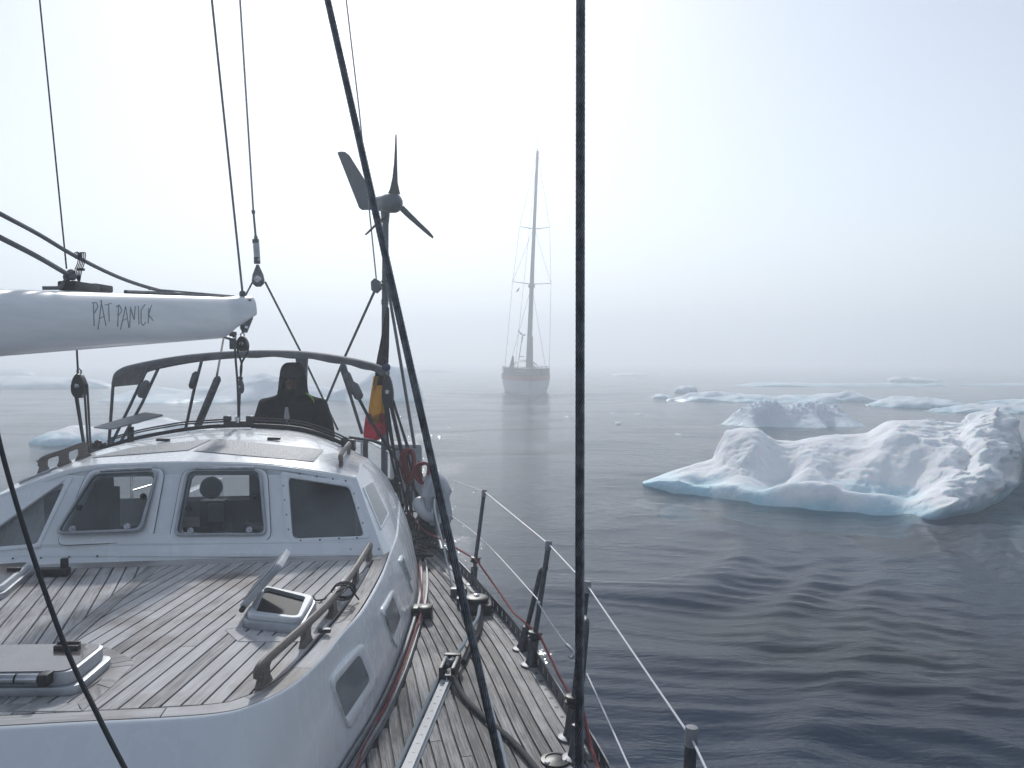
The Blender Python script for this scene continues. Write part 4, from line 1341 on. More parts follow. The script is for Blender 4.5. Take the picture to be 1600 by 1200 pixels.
# ---- toe rail: pierced aluminium angle along the deck edge
ry = [1.0 + .0975 * i for i in range(84)]
tr = MB(); fl = MB(); bolts = MB()
ep = lambda y, o, z: Vector((*off(y, o), z))
th_ = .007
for a, b in zip(ry[:-1], ry[1:]):
    for z0, z1 in ((ZD - .02, ZD + .022), (ZD + .058, ZD + .078)):
        vs = [ep(a, .004, z0), ep(b, .004, z0), ep(b, .004, z1), ep(a, .004, z1), ep(a, .004 + th_, z0), ep(b, .004 + th_, z0), ep(b, .004 + th_, z1), ep(a, .004 + th_, z1)]
        tr.add(vs, [(0, 1, 2, 3), (7, 6, 5, 4), (3, 2, 6, 7), (0, 4, 5, 1)])
    c0, c1 = a + .0975 * .36, b
    vs = [ep(y, o, z) for o in (.004, .004 + th_) for y, z in ((c0, ZD + .022), (c1, ZD + .022), (c1, ZD + .058), (c0, ZD + .058))]
    tr.add(vs, [(0, 1, 2, 3), (7, 6, 5, 4), (0, 3, 7, 4), (1, 5, 6, 2)])
    vs = [ep(y, o, z) for z in (ZD + .002, ZD + .007) for y, o in ((a, .011), (b, .011), (b, .054), (a, .054))]
    fl.add(vs, [(0, 1, 2, 3), (7, 6, 5, 4), (3, 2, 6, 7), (2, 1, 5, 6)])
    bolts.lathe(ep((a + b) / 2, .034, ZD + .0068), (0, 0, 1), [(0, .0105), (.0012, .0105)], 10)
rail_o = tr.build('toe_rail', M['dull'], boat, smooth=0)
fl.build('rail_flange', M['flange'], rail_o, smooth=0)
tag(bolts.build('bolt_holes', M['black'], rail_o, smooth=0), kind='stuff')
MB().grid([[ep(y, -.004, ZD - .03) for y in ry], [ep(y, -.018, ZD - .045) for y in ry], [ep(y, -.018, ZD - .085) for y in ry], [ep(y, -.004, ZD - .10) for y in ry]]).build('rubbing_strake', M['wood'], boat)

# ---- stanchions
def stanchion(base, top, r=.0135, collar=None, cap=True, name='stanchion', bend=None):
    base, top = Vector(base), Vector(top)
    pts = [base, base.lerp(top, .5), top] if not bend else [base, base.lerp(top, .5)] + spline([base.lerp(top, .8), top, Vector(bend)], 9)
    o = MB().tube(pts, r, 12).build(name, M['dull'], boat)
    ax = (top - base).normalized()
    MB().lathe(base + Vector((0, 0, .0)), (0, 0, 1), [(.0, .052), (.010, .05), (.016, .03)], 14).build('base_flange', M['dull'], o)
    MB().lathe(base, ax, [(.01, .031), (.03, .026), (.13, .024), (.135, .014)], 14).build('socket', M['dull'], o)
    if collar:
        MB().lathe(base + ax * collar, ax, [(0, .034), (.004, .038), (.010, .038), (.011, .031), (.026, .031), (.027, .038), (.034, .038), (.037, .033)], 16).build('collar', M['black'], o)
    if cap:
        MB().lathe(top, ax, [(-.05, .0137), (-.048, .0172), (-.004, .0172), (.0, .0155), (.001, .008)], 12).build('top_cap', M['flange'], o)
    return o
S1b, S1t = onz(738, 914, ZD), at(757, 765, 5.60)
S2b, S2t = onz(829, 1040, ZD), at(858, 845, 4.13)
S3b, S3t = onz(890, 1154, ZD), at(918, 908, 3.34)
S4t = at(1081, 1136, 2.03); S4b = Vector((S4t.x - .03, 2.03, ZD))
stanchion(S1b, S1t, collar=.16)
stanchion(S2b, S2t, collar=.14)
stanchion(onz(815, 1015, ZD), at(845, 893, 4.3), name='gate_brace', cap=False, bend=at(853, 888, 4.18))
stanchion(S3b, S3t, collar=.14)
stanchion(onz(898, 1186, ZD), at(916, 975, 3.2), name='gate_brace', cap=False, bend=at(914, 966, 3.28))
stanchion(S4b, S4t, r=.016)
# stern rail and stanchions further aft
for px, py, yy_ in ((655, 800, 8.0),):
    b = Vector((hullx(7.4) - .05, 7.4, ZD)); stanchion(b, b + Vector((.03, 0, .62)))
pr_ = [Vector((hullx(y) - .05, y, ZD + .62)) for y in (8.0, 8.8, 9.4)]
pm = [mirror(p) for p in pr_]
stern = spline(pr_ + [pr_[-1].lerp(pm[-1], .25) + Vector((0, .15, 0)), pr_[-1].lerp(pm[-1], .75) + Vector((0, .15, 0))] + pm[::-1], 40)
so_ = MB().tube(stern, .014, 8).tube([p - Vector((0, 0, .3)) for p in stern], .010, 8)
for p in (stern[0], stern[12], stern[27], stern[39]): so_.tube([p, Vector((p.x, p.y, ZD))], .014, 8)
so_.build('stern_rail', M['steel'], boat)
MB().tube([at(545, 683, 7.6), at(580, 688, 7.7), at(622, 702, 7.9)], .014, 8).tube([at(571, 686, 7.7), at(571, 722, 7.7)], .025, 10).build('cockpit_rail', M['dull'], boat)

# ---- cockpit
ck = MB()
pts = [dp(t, y, 0) for t, y in ((-.54, 6.78), (.49, 6.78), (.49, 8.72), (-.54, 8.72))]
zf = EYE - 1.85
ck.ring([[Vector((p.x, p.y, ZD)) for p in pts], [Vector((p.x, p.y, zf)) for p in pts]])
ck.add([Vector((p.x, p.y, zf)) for p in pts], [(0, 1, 2, 3)])
ck.build('cockpit_well', M['gel'], boat, smooth=0)
for t0, t1 in ((.50, .60), (-.64, -.55)):
    lo = [dp(t0, 6.7, ZD), dp(t1, 6.7, ZD), dp(t1, 8.9, ZD), dp(t0, 8.9, ZD)]
    MB().prism(lo, (0, 0, .30)).build('cockpit_coaming', M['gel'], boat, bev=.02)

# ---- mainsheet traveller across the roof
trk = [p + Vector((0, .0, .022)) for p in aftl[2:47]]
tv = MB().tube(trk, .020, 6, flat=.8).build('traveller_track', M['black'], boat)
car_c = at(373, 664, 6.04)
MB().box(car_c + Vector((0, 0, .012)), (.21, .07, .04)).box(car_c + Vector((-.085, 0, .045)), (.05, .05, .05)).box(car_c + Vector((.085, 0, .045)), (.05, .05, .05)).build('traveller_car', M['black'], tv, bev=.008)
for p, s in ((trk[1], 1), (trk[-2], -1)):
    MB().box(p + Vector((0, 0, .02)), (.10, .07, .07)).lathe(p + Vector((.02 * s, -.03, .05)), (0, -1, 0), [(0, .03), (.02, .03)], 10).build('end_block', M['black'], tv, bev=.008)
for s, (e0, e1) in ((-1, (0, 20)), (1, (25, 44))):
    for dz, dy in ((.055, 0), (.04, -.025)):
        ln = [car_c + Vector((.09 * s, dy, dz - .012))] + [trk[k] + Vector((0, dy, dz)) for k in (range(e1 - 2, e0, -3) if s < 0 else range(e0 + 3, e1, 3))]
        MB().tube(spline(ln, 24), .0065, 6).build('traveller_line', M['rope_dark'], tv)

# ---- genoa track on the side deck, its car and the fittings near the rail
g0, g1 = onz(597, 1300, ZD), onz(698, 1064, ZD)
gd = (g1 - g0).normalized(); gn = Vector((gd.y, -gd.x, 0))
gt = MB().prism([g0 + gn * .021, g1 + gn * .021, g1 - gn * .021, g0 - gn * .021], (0, 0, .024)).prism([g0 + gn * .028 + Vector((0, 0, .0)), g1 + gn * .028, g1 - gn * .028, g0 - gn * .028], (0, 0, .007)).build('genoa_track', M['track'], boat, smooth=0)
hl = MB()
k = .05
while k < (g1 - g0).length:
    hl.lathe(g0 + gd * k + Vector((0, 0, .0242)), (0, 0, 1), [(0, .0075), (.0006, .0075)], 8)
    k += .075
tag(hl.build('track_holes', M['black'], gt, smooth=0), kind='stuff')
gc = onz(703, 1042, ZD + .05)
R_ = Matrix.Rotation(-math.atan2(gd.x, gd.y), 3, 'Z')
cb = MB()
for s in (-1, 1):
    cb.box(gc + gn * .030 * s + Vector((0, 0, .0)), (.020, .19, .065), R_)
cb.box(gc + gd * .085 + Vector((0, 0, .02)), (.085, .035, .035), R_).box(gc - gd * .07 + Vector((0, 0, -.02)), (.06, .05, .03), R_)
car = cb.build('sheet_car', M['black'], boat, bev=.006)
MB().lathe(gc - gn * .022 + gd * .02 + Vector((0, 0, .01)), gn, [(0, .03), (.014, .022), (.03, .022), (.044, .03)], 14).build('sheave', M['dull'], car)
MB().tube([gc - gd * .06 + Vector((0, 0, .0)), gc - gd * .115 + Vector((0, 0, -.03))], .008, 8).build('plunger', M['steel'], car)
fb = onz(745, 948, ZD + .03)
f_ = MB().box(fb, (.19, .17, .07)).lathe(fb + Vector((0, 0, .035)), (0, 0, 1), [(0, .075), (.03, .075), (.034, .05), (.036, .02)], 16).build('foot_block', M['black'], boat, bev=.01)
MB().lathe(fb + Vector((0, .0, .071)), (0, 0, 1), [(0, .018), (.01, .016), (.012, .008)], 10).build('centre_bolt', M['steel'], f_)
MB().box(onz(660, 955, ZD + .03), (.12, .10, .07)).lathe(onz(664, 950, ZD + .07), (0, 0, 1), [(-.02, .045), (.012, .045), (.016, .02)], 12).build('turning_block', M['black'], boat, bev=.01)
fc = onz(868, 1189, ZD)
MB().lathe(fc, (0, 0, 1), [(0, .06), (.008, .058), (.011, .042), (.007, .040), (.010, .022), (.012, .01)], 22).build('deck_filler', M['black'], boat)
for px, py in ((882, 1188), (855, 1192)):
    MB().lathe(onz(px, py, ZD + .008), (0, 0, 1), [(0, .012), (.006, .009)], 8).build('filler_pin', M['steel'], boat)
# winch and cleats further aft on the port side deck
wc = Vector((-1.06, 6.9, ZC - .17))
MB().lathe(wc, (0, 0, 1), [(0, .10), (.03, .10), (.05, .075), (.15, .07), (.17, .095), (.20, .095), (.21, .05), (.24, .05), (.245, .02)], 20).build('sheet_winch', M['black'], boat)
for px, py in ((659, 871), (673, 836)):
    c = onz(px, py, ZD + .03)
    MB().tube([c + Vector((-.09, .02, .015)), c + Vector((-.04, 0, .02)), c + Vector((.04, 0, .02)), c + Vector((.09, -.02, .015))], [.008, .016, .016, .008], 8).box(c, (.05, .03, .06)).build('cleat', M['black'], boat)
for px, py in ((717, 925), (727, 940)):
    MB().box(onz(px, py, ZD + .03), (.11, .06, .06)).build('rail_fairlead', M['dull'], boat, bev=.01)
# ================================================================== SPARS, RIGGING AND THINGS ON BOARD
# ---- main boom
B0, B1 = at(0, 504, 3.57), at(340, 496.5, 5.7)
bdir = (B1 - B0).normalized()
bside = bdir.cross(Vector((0, 0, 1))).normalized()
bup = bside.cross(bdir).normalized()
def bsec(c, hh, hw, up=0, cut=0):
    out = []
    for k in range(28):
        a = 2 * math.pi * k / 28
        ca, sa = math.cos(a), math.sin(a)
        x = math.copysign(abs(ca) ** .75, ca) * hw
        z = math.copysign(abs(sa) ** .75, sa) * hh
        if sa < 0: z *= (1 - cut)
        out.append(c + bside * x + bup * (z + up))
    return out
Bm = B0 - bdir * 2.2
E1 = at(392, 488, 6.08)
boom = thing('main_boom', Bm, 'pale painted main boom with scrawled lettering, pointing in from the left edge', 'boom')
sect = [bsec(Bm, .15, .085), bsec(B0, .15, .085), bsec(B0.lerp(B1, .5), .149, .085), bsec(B1, .148, .085), bsec(B1 + bdir * .06, .147, .084, 0, .06)]
for t, cut in ((.35, .3), (.62, .52), (.85, .72), (.97, .8)):
    sect.append(bsec(B1.lerp(E1, t), .146 - .02 * t, .083 - .03 * t * t, -.004 * t, cut))
sect.append(bsec(B1.lerp(E1, 1.0), .05, .03, .03, .3))
mb = MB().ring(sect)
boom_bvh = mb.bvh()
n_ = 28
mb.f.append(tuple(range(n_ - 1, -1, -1))); mb.f.append(tuple(len(mb.v) - n_ + k for k in range(n_)))
mb.build('spar', M['boom'], boom, smooth=50)
MB().prism([at(378, 473, 5.98) + bside * q for q in (0,)] + [at(394, 484, 6.08), at(393, 498, 6.08), at(384, 520, 6.02), at(378, 520, 5.98), at(374, 505, 5.95)], bside * .012).build('end_plate', M['dull'], boom, smooth=0)
# luff track and lines on top
tp = lambda s, h: B0 + bdir * s + bup * (.15 + h)
Lb = (B1 - B0).length
MB().tube([tp(1.0, .008), tp(Lb * .6, .008), tp(Lb + .2, .002)], .012, 6).tube([tp(1.25, .03), tp(Lb * .7, .026), tp(Lb + .28, .008)], .006, 6).build('top_track', M['dull'], boom)
# batten car at the lashing
cc = at(124, 449, 4.28)
MB().box(cc, (.10, .22, .05), Matrix.Rotation(-math.atan2(bdir.x, bdir.y), 3, 'Z')).box(cc + bdir * .16, (.09, .16, .04), Matrix.Rotation(-math.atan2(bdir.x, bdir.y), 3, 'Z')).build('slide_car', M['black'], boom, bev=.01)
# scratched lettering
STK = ['588,838 583,690', '575,692 600,690 612,715 585,765', '612,860 635,680', '630,675 662,838', '620,792 652,776', '655,707 695,695', '678,700 682,810',
       '735,842 740,705', '725,717 745,705 762,740 738,776', '752,860 785,715', '785,715 805,850', '768,802 795,790', '810,845 815,720 838,800 845,715', '864,712 868,828',
       '906,703 882,738 881,820 896,834 908,815', '930,725 925,822', '948,706 928,768 958,804']
lt = MB()
for s_ in STK:
    pp = [Vector(tuple(float(v) for v in w.split(','))) for w in s_.split()]
    dense = []
    for a, b in zip(pp[:-1], pp[1:]):
        dense += [a.lerp(b, t) for t in np.linspace(0, 1, 7)]
    pts = []
    for i, p in enumerate(dense):
        h, nr = hitpx(boom_bvh, p.x / 4, 300 + p.y / 4)
        if h is not None and (not pts or (h + nr * .0006 - pts[-1]).length > .003): pts.append(h + nr * .0006)
    if len(pts) > 2: lt.tube(pts, .0026, 5)
lt.build('scrawled_lettering', M['graffiti'], boom)
# bail under the boom end with a bent keeper
MB().tube([at(349, 526.5, 5.75), at(360, 529, 5.8), at(366, 529, 5.85)], .012, 8).build('keeper', M['steel'], boom)
MB().lathe(at(381, 512, 6.0), Vector((.2, 1, 0)), [(-.02, .022), (.02, .022)], 12).build('bail', M['steel'], boom)

def ropeobj(name, pts, r, m_, label, cat='rope', n=8, smooth_n=None, group=None):
    pts = [Vector(p) for p in pts]
    if smooth_n: pts = spline(pts, smooth_n)
    return one(name, MB().tube(pts, r, n), M[m_], label, cat, group)

# lines leading to the boom
ropeobj('control_line', [at(-150, 255, 3.2), at(0, 334, 3.55), at(60, 366, 3.85), at(121, 402, 4.2), at(190, 435, 4.7), at(250, 454, 5.1), at(310, 465, 5.5), at(372, 471, 5.95)], .011, 'rope_grey', 'upper grey line sagging to the boom end above the lettering', smooth_n=50)
ropeobj('control_line', [at(-150, 296, 3.2), at(0, 371, 3.55), at(60, 402, 3.85), at(108, 430, 4.2)], .013, 'rope_grey', 'lower grey line, knotted short at the slide on the boom', smooth_n=20)
kn = MB()
for dx, dy in ((0, 0), (4, 2), (-4, 3), (2, -3)):
    kn.ball(at(109 + dx, 430 + dy, 4.2), .022, 8, 6)
kn.tube(spline([at(108, 432, 4.2), at(101, 440, 4.18), at(93, 449, 4.15), at(80, 450, 4.12), at(66, 450, 4.1)], 14), .010, 8)
one('rope_knot', kn, M['rope_grey'], 'grey bowline knot with loose tail lying on the boom', 'knot')
ls = MB()
for k in range(5):
    x = 118 + 2.6 * k
    ls.tube(spline([at(x, 404 - (k % 2), 4.2), at(x - 2, 396 + k % 3, 4.22), at(x + 5, 395 + k % 2, 4.2), at(x + 3, 412, 4.18), at(x - 1, 424, 4.2), at(124, 444, 4.24)], 16), .0028, 6)
ls.box(at(126, 421, 4.2), (.035, .02, .012))
one('lashing', ls, M['rope_dark'], 'black looped lashing binding the upper grey line to the boom slide', 'lashing')

# ---- wires and shrouds
def wireobj(a, b, r, label, lobes=10, cat='wire', m_='wire', **k):
    return one('rigging_wire', MB().wire(a, b, r, lobes, **k), M[m_], label, cat)
wireobj(at(906.5, 1200, 1.10) + Vector((0, 0, -1.08)) * 1, at(906.5, -600, 1.10) + Vector((0, 0, 1.5)), .0066, 'thick vertical twisted wire close to the lens, right of centre', pitch=.085, step=.007)
a_, b_ = at(512, 0, 1.50), at(783, 1200, 1.16)
dd = (b_ - a_).normalized()
wireobj(b_ + dd * .75, a_ - dd * 2.2, .0064, 'thick slanting twisted wire crossing from top centre to the side deck', pitch=.085, step=.007)
lf = [at(-60, 420, 1.5), at(-22, 590, 1.46), at(4, 710, 1.42), at(48, 858, 1.38), at(102, 1010, 1.34), at(150, 1112, 1.31), at(196, 1202, 1.29), at(262, 1320, 1.26), at(330, 1430, 1.24)]
one('slack_rope', MB().tube(spline(lf, 60), .0043, 8), M['rope_dark'], 'dark rope curving down across the lower left corner', 'rope')
ropeobj('halyard', [at(40, -300, 4.2), at(62, 0, 4.2), at(104, 420, 4.25)], .0042, 'rope_dark', 'thin dark line dropping to the knot, leftmost in the sky')
ropeobj('topping_lift', [at(318, -300, 5.9), at(331, 0, 5.9), at(379, 458, 5.98)], .0085, 'rope_grey', 'straight grey topping lift running up from the boom end')
tk = MB()
for p, r in ((at(379, 459, 5.98), .026), (at(379, 466, 5.98), .022)): tk.ball(p, r, 8, 6)
tk.box(at(382, 469, 5.98), (.10, .02, .012))
one('shackle', tk, M['dull'], 'grey shackle fixing the topping lift to the boom end', 'shackle')
bs = thing('backstay_bridle', at(403, 435, 9.2), 'grey wire with turnbuckle and teardrop block above the boom end', 'backstay')
dB = 9.2
MB().tube([at(365, -300, dB), at(375, 0, dB), at(396, 332, dB)], .011, 8).build('wire', M['wire'], bs)
MB().lathe(at(396, 332, dB), (at(400, 375, dB) - at(396, 332, dB)), [(-.03, .012), (-.02, .022), (.01, .020), (.02, .012), (.26, .013), (.28, .022), (.33, .020)], 12).build('swage_fork', M['dull'], bs)
MB().tube([at(400, 376, dB), at(402, 408, dB)], .036, 12).build('turnbuckle', M['alu'], bs)
MB().tube([at(399.5, 374, dB), at(399.7, 380, dB)], .039, 12).tube([at(401.5, 402, dB), at(401.8, 412, dB)], .037, 12).build('lock_nut', M['black'], bs)
MB().lathe(at(402.5, 415, dB), Vector((.03, 0, -1)), [(-.01, .015), (.03, .03), (.10, .06), (.17, .072), (.21, .062), (.24, .03)], 16).build('block', M['dull'], bs)
MB().lathe(at(403, 436, dB - .05), (0, -1, 0), [(-.01, .04), (.02, .038)], 14).build('sheave', M['steel'], bs)
MB().tube([at(395, 440, dB), at(350, 525, dB), at(338, 592, 7.2)], .010, 6).tube([at(414, 440, dB), at(470, 550, 9.4), at(528, 672, 9.6)], .012, 6).build('bridle_wire', M['rope_dark'], bs)
ropeobj('aft_stay', [at(536, -100, 8.4), at(541, 0, 8.4), at(561, 170, 8.5), at(588, 436, 8.6)], .0075, 'wire', 'hair thin wire running up from the box on the turbine pole', 'wire')

# ---- mainsheet tackle below boom end
def block(c, w, h, t, name, m_, label, ax=(0, -1, 0)):
    root = thing(name, Vector(c) - Vector((0, 0, h / 2)), label, 'block')
    c = Vector(c)
    pts = []
    for k in range(18):
        a = 2 * math.pi * k / 18
        z = math.sin(a) * h / 2
        x = math.cos(a) * w / 2 * (1.0 - .22 * math.sin(a))
        pts.append(c + Vector((x, t / 2, z)))
    MB().prism(pts, (0, -t, 0)).build('cheek', M[m_], root, bev=.006)
    MB().lathe(c + Vector((0, -t / 2, 0)), ax, [(-.004, w * .22), (.006, w * .18), (.008, .004)], 12).build('pin', M['steel'], root)
    MB().tube([c + Vector((-.012, 0, h * .48)), c + Vector((-.014, 0, h * .62)), c + Vector((0, 0, h * .72)), c + Vector((.014, 0, h * .62)), c + Vector((.012, 0, h * .48))], .006, 6).build('becket', M['steel'], root)
    return root
dm = 6.0
block(at(379, 537, dm), .088, .115, .05, 'mainsheet_block', 'black', 'black mainsheet block hanging beneath the boom end')
block(at(376, 604, dm), .045, .11, .035, 'mainsheet_fiddle', 'dull', 'small grey fiddle block above the traveller car')
ms = MB()
ms.tube(spline([at(366, 528, 5.9), at(368, 560, 5.95), at(371, 600, dm), at(373, 655, dm)], 16), .0085, 7)
ms.tube(spline([at(371, 540, dm), at(372, 552, dm), at(377, 566, dm), at(377, 580, dm), at(375, 594, dm)], 14), .008, 7)
ms.tube(spline([at(388, 540, dm), at(386, 552, dm), at(378, 566, dm + .01), at(376, 580, dm + .01), at(377, 594, dm)], 14), .008, 7)
ms.tube([at(374, 614, dm), at(373, 640, dm), at(373, 656, dm)], .012, 7)
one('mainsheet', ms, M['rope_dark'], 'dark mainsheet falls twisted between boom end and traveller', 'rope')
one('rope_clutch', MB().box(at(364, 534, 5.9), (.04, .05, .11)).lathe(at(364, 524, 5.9), (0, 0, 1), [(0, .03), (.03, .026)], 10), M['dull'], 'dark oblong swivel clamp beside the mainsheet block', 'clamp', bev=.008)
one('snap_shackle', MB().tube([at(373, 652, dm), at(372, 660, dm)], .014, 8).ball(at(370, 654, dm), .018, 8, 6), M['steel'], 'bright snap shackle joining the mainsheet to its traveller', 'shackle')

# left tackle under the boom
dl = 5.35
block(at(124, 603, dl), .088, .165, .06, 'vang_block', 'black', 'tall black block hanging left of the spray hood')
tl = MB()
tl.tube([at(120, 546, dl), at(122, 585, dl)], .0065, 6)
for x0, x1, y0, y1 in ((115.5, 133, 605, 711), (120, 134, 615, 709), (132, 138, 612, 706), (136, 142, 600, 708)):
    tl.tube([at(x0, y0, dl), at((x0 + x1) / 2, (y0 + y1) / 2, dl + .12), at(x1, y1, dl + .35)], .0075, 7)
one('vang_tackle', tl, M['rope_dark'], 'parallel dark tackle ropes running to the roof left of spray hood', 'rope')
for y0, y1, x in ((572, 592, 1), (630, 652, -1)):
    pass

# right tackle (running backstay)
dr = 7.0
block(at(606, 612, dr), .10, .30, .06, 'backstay_block', 'black', 'long black block hanging from the right end of the spray hood')
rt = MB()
for pts in (((600, 628), (612, 690), (641, 815)), ((609, 630), (625, 700), (643, 800)), ((614, 625), (635, 695), (656, 806)), ((603, 560), (606, 590)), ((614, 628), (640, 705)), ((605, 630), (618, 720), (634, 832)), ((611, 628), (632, 720), (648, 830)), ((602, 632), (606, 690), (622, 760))):
    n = len(pts)
    rt.tube([at(x, y, dr + .35 * i / (n - 1)) for i, (x, y) in enumerate(pts)], .011, 7)
one('backstay_tackle', rt, M['rope_dark'], 'bundle of dark tackle ropes descending from the long black block', 'rope')
one('blue_sheave', MB().lathe(at(604, 574, dr - .06), (0, -1, 0), [(0, .036), (.03, .036), (.036, .02)], 16), mat('dark_blue_plastic', (.015, .025, .09), .35), 'small round dark blue wheel atop the long black block', 'sheave')
ropeobj('grey_strut', [at(606, 448, 8.3), at(625, 560, 8.1), at(648, 700, 7.8)], .016, 'dull', 'slim grey strut from the turbine pole to the red rope coils', 'strut')
ropeobj('diagonal_line', [at(430, 445, 9.0) if False else at(537, 575, 6.9), at(575, 650, 7.0), at(602, 692, 7.1), at(640, 752, 7.2), at(668, 800, 7.2)], .014, 'rope_dark', 'dark line slanting from the hood frame across the flag to the winch', smooth_n=20)

# ---- spray hood / bimini arch
bi = thing('bimini_hood', at(395, 690, 6.9), 'grey canvas hood on a curved tube frame over the cockpit', 'canopy')
top_px = [(175, 599), (177, 586), (186, 577), (205, 571), (250, 562), (300, 555), (360, 550.5), (420, 549), (480, 551.5), (540, 560), (580, 569), (600, 577), (607, 590)]
fr_ = [at(x, y, 6.75 + .0004 * x) for x, y in top_px]
fl_ = spline(fr_, 60)
rows = []
for k, (dy, dz, sh) in enumerate(((0, -.052, 0), (-.012, -.02, 0), (0, 0, 0), (.06, .012, 0), (.25, .015, .0), (.5, .012, 0), (.70, .0, 0), (.71, -.045, 0))):
    row = []
    for i, p in enumerate(fl_):
        q = p + Vector((-.14 * dy, dy, dz))
        e = abs(i - 29.5) / 29.5
        q.z += -.016 * dy * 0 + (.006 * math.sin(i * 1.3) if k in (0, 1) else 0)
        if k == 0: q.z += -.02 * e * e
        if k >= 3: q.z -= .03 * dy * e ** 4
        row.append(q)
    rows.append(row)
MB().grid(rows).build('canvas_top', M['canvas'], bi, smooth=70)
und = [[p + Vector((-.14 * dy, dy, -.032)) for p in fl_] for dy in (.0, .35, .69)]
MB().grid(und).build('canvas_lining', M['canvas'], bi, smooth=70)
tubes = [[(177, 597), (174, 640), (170, 696)], [(231, 574), (205, 630), (175, 692)], [(248, 574), (222, 630), (189, 690)], [(315, 564), (303, 610), (290, 670)], [(532, 573), (548, 620), (566, 678)]]
for t in tubes:
    pts = [at(x, y, 6.8 + .25 * i * 0) for i, (x, y) in enumerate(t)]
    MB().tube(pts, .0135, 8).build('frame_tube', M['dull'], bi)
for a, b, r in (((340, 592), (309, 666), .030), ((228, 600), (221, 617), .038), ((306, 585), (300, 604), .03), ((541, 585), (552, 612), .036), ((553, 603), (561, 620), .04), ((536, 572), (546, 606), .028)):
    pa, pb = at(*a, 6.72), at(*b, 6.72)
    MB().tube([pa + (pa - pb).normalized() * r * .8, pa, pa.lerp(pb, .5), pb, pb + (pb - pa).normalized() * r * .6], [r * .45, r, r * 1.02, r, r * .5], 10).build('strap_pad', M['canvas'] if r > .031 else M['dull'], bi)
MB().prism([at(x, y, 7.5) for x, y in ((461, 556), (480, 556), (478, 610), (466, 610))], (0, .05, 0)).build('side_post', M['white_pl'], bi, bev=.006)
cx = at(469, 600, 7.5)
MB().tube([cx, Vector((cx.x, cx.y, ZD - .3))], .03, 10).build('post_leg', M['alu'], bi)
ropeobj('wire_stay', [at(592, 440, 8.6), at(540, 555, 8.9), at(507, 634, 9.1)], .014, 'dull', 'grey strut slanting from the turbine pole down behind the helmsman', 'strut')

# ---- flat satellite antenna
sa = thing('satellite_antenna', at(204, 686, 6.6), 'flat tilted grey satellite panel on a short post, left of hood', 'antenna')
q = [at(145, 669, 6.55), at(175, 672, 6.3), at(256, 650, 6.5), at(226, 646, 6.85)]
MB().prism(roundpoly(q, .03, 4), (0, 0, .012)).build('panel', M['flange'], sa, bev=.004, smooth=30)
MB().tube([at(204, 667, 6.6), at(204, 686, 6.6), at(205, 700, 6.6)], .026, 10).build('post', M['black'], sa)

# ---- wind generator
dw = 8.5
wg = thing('wind_turbine', Vector((at(600, 740, dw).x, dw, ZD)), 'grey three bladed wind turbine with tail fin on a pole at the stern', 'wind turbine')
pt = at(602.5, 334, dw)
MB().tube([Vector((at(600.5, 740, dw).x, dw, ZD)), at(600.5, 640, dw), pt], [.036, .036, .033], 14).build('pole', M['turbine'], wg)
MB().lathe(at(602, 345, dw), (0, 0, 1), [(-.02, .04), (.06, .046), (.12, .05)], 14).build('yaw_bearing', M['turbine'], wg)
hub = at(621, 317, dw - .35); tail = at(585, 318.5, dw + .12)
axd = (hub - tail).normalized()
Ln = (hub - tail).length
MB().lathe(tail, axd, [(-.02, .03), (.0, .055), (.06, .072), (Ln * .5, .085), (Ln * .62, .098), (Ln * .86, .100), (Ln * .93, .08), (Ln * 1.0, .055), (Ln * 1.06, .02)], 20).build('nacelle', M['turbine'], wg, smooth=60)
fin = [(527, 238.5), (531, 237), (539, 237.5), (546, 243), (569, 280), (577, 300), (590, 310), (596, 314), (596, 325), (580, 328), (566, 328.5), (561, 325)]
fp = [at(x, y, dw + .1 + (600 - x) * .004) for x, y in fin]
MB().prism(fp, (.004, -.012, 0)).build('tail_fin', M['turbine'], wg, bev=.003, smooth=0)
hc = at(622, 316, dw - .30)
def blade(px):
    """outline given root-first as (left, right) picture pairs"""
    L_, R_ = [], []
    for i, (l, r) in enumerate(px):
        L_.append(at(*l, dw - .30)); R_.append(at(*r, dw - .30 + .05 * (1 - i / (len(px) - 1))))
    t = Vector((0, .016, 0))
    rws = [L_, [a.lerp(b, .35) - t * .6 for a, b in zip(L_, R_)], R_, [a.lerp(b, .45) + t * .5 for a, b in zip(L_, R_)], L_]
    m_ = MB()
    loops = [[rws[k][i] for k in range(4)] for i in range(len(L_))]
    m_.ring(loops)
    n = len(m_.v)
    m_.f.append((0, 1, 2, 3)); m_.f.append((n - 4, n - 3, n - 2, n - 1))
    return m_.build('blade', M['turbine_blade'], wg, smooth=50)
blade([((606, 302), (626, 304)), ((609, 296), (624.5, 300)), ((613, 278), (621.5, 285)), ((615.5, 255), (620.8, 260)), ((616.8, 232), (620.3, 235)), ((617.6, 212), (619.8, 212)), ((618.4, 209.5), (619.2, 209.5))])
blade([((625, 329), (630, 321)), ((632, 336), (635, 326)), ((641, 344), (643, 334)), ((655, 356), (657, 348)), ((668, 367), (670, 360.5)), ((675.5, 372.5), (677, 369)), ((676.5, 372.5), (677.2, 371))])
blade([((602, 338), (608, 334)), ((593, 343), (603, 343)), ((584, 352), (592, 349)), ((575, 361), (581, 360)), ((570, 366), (573, 367)), ((570, 367), (571.5, 367.5))])
MB().tube([at(619, 303, dw - .3), at(621, 310, dw - .3)], .02, 8).tube([at(626, 324, dw - .3), at(621, 316, dw - .3)], .022, 8).build('blade_root', M['turbine'], wg)
bx_ = at(589, 449, dw - .1)
MB().prism([at(x, y, dw - .02) for x, y in ((582, 442), (588, 436), (595, 440), (597, 452), (590, 459), (583, 455))], (0, -.12, 0)).build('junction_box', M['turbine'], wg, bev=.008)
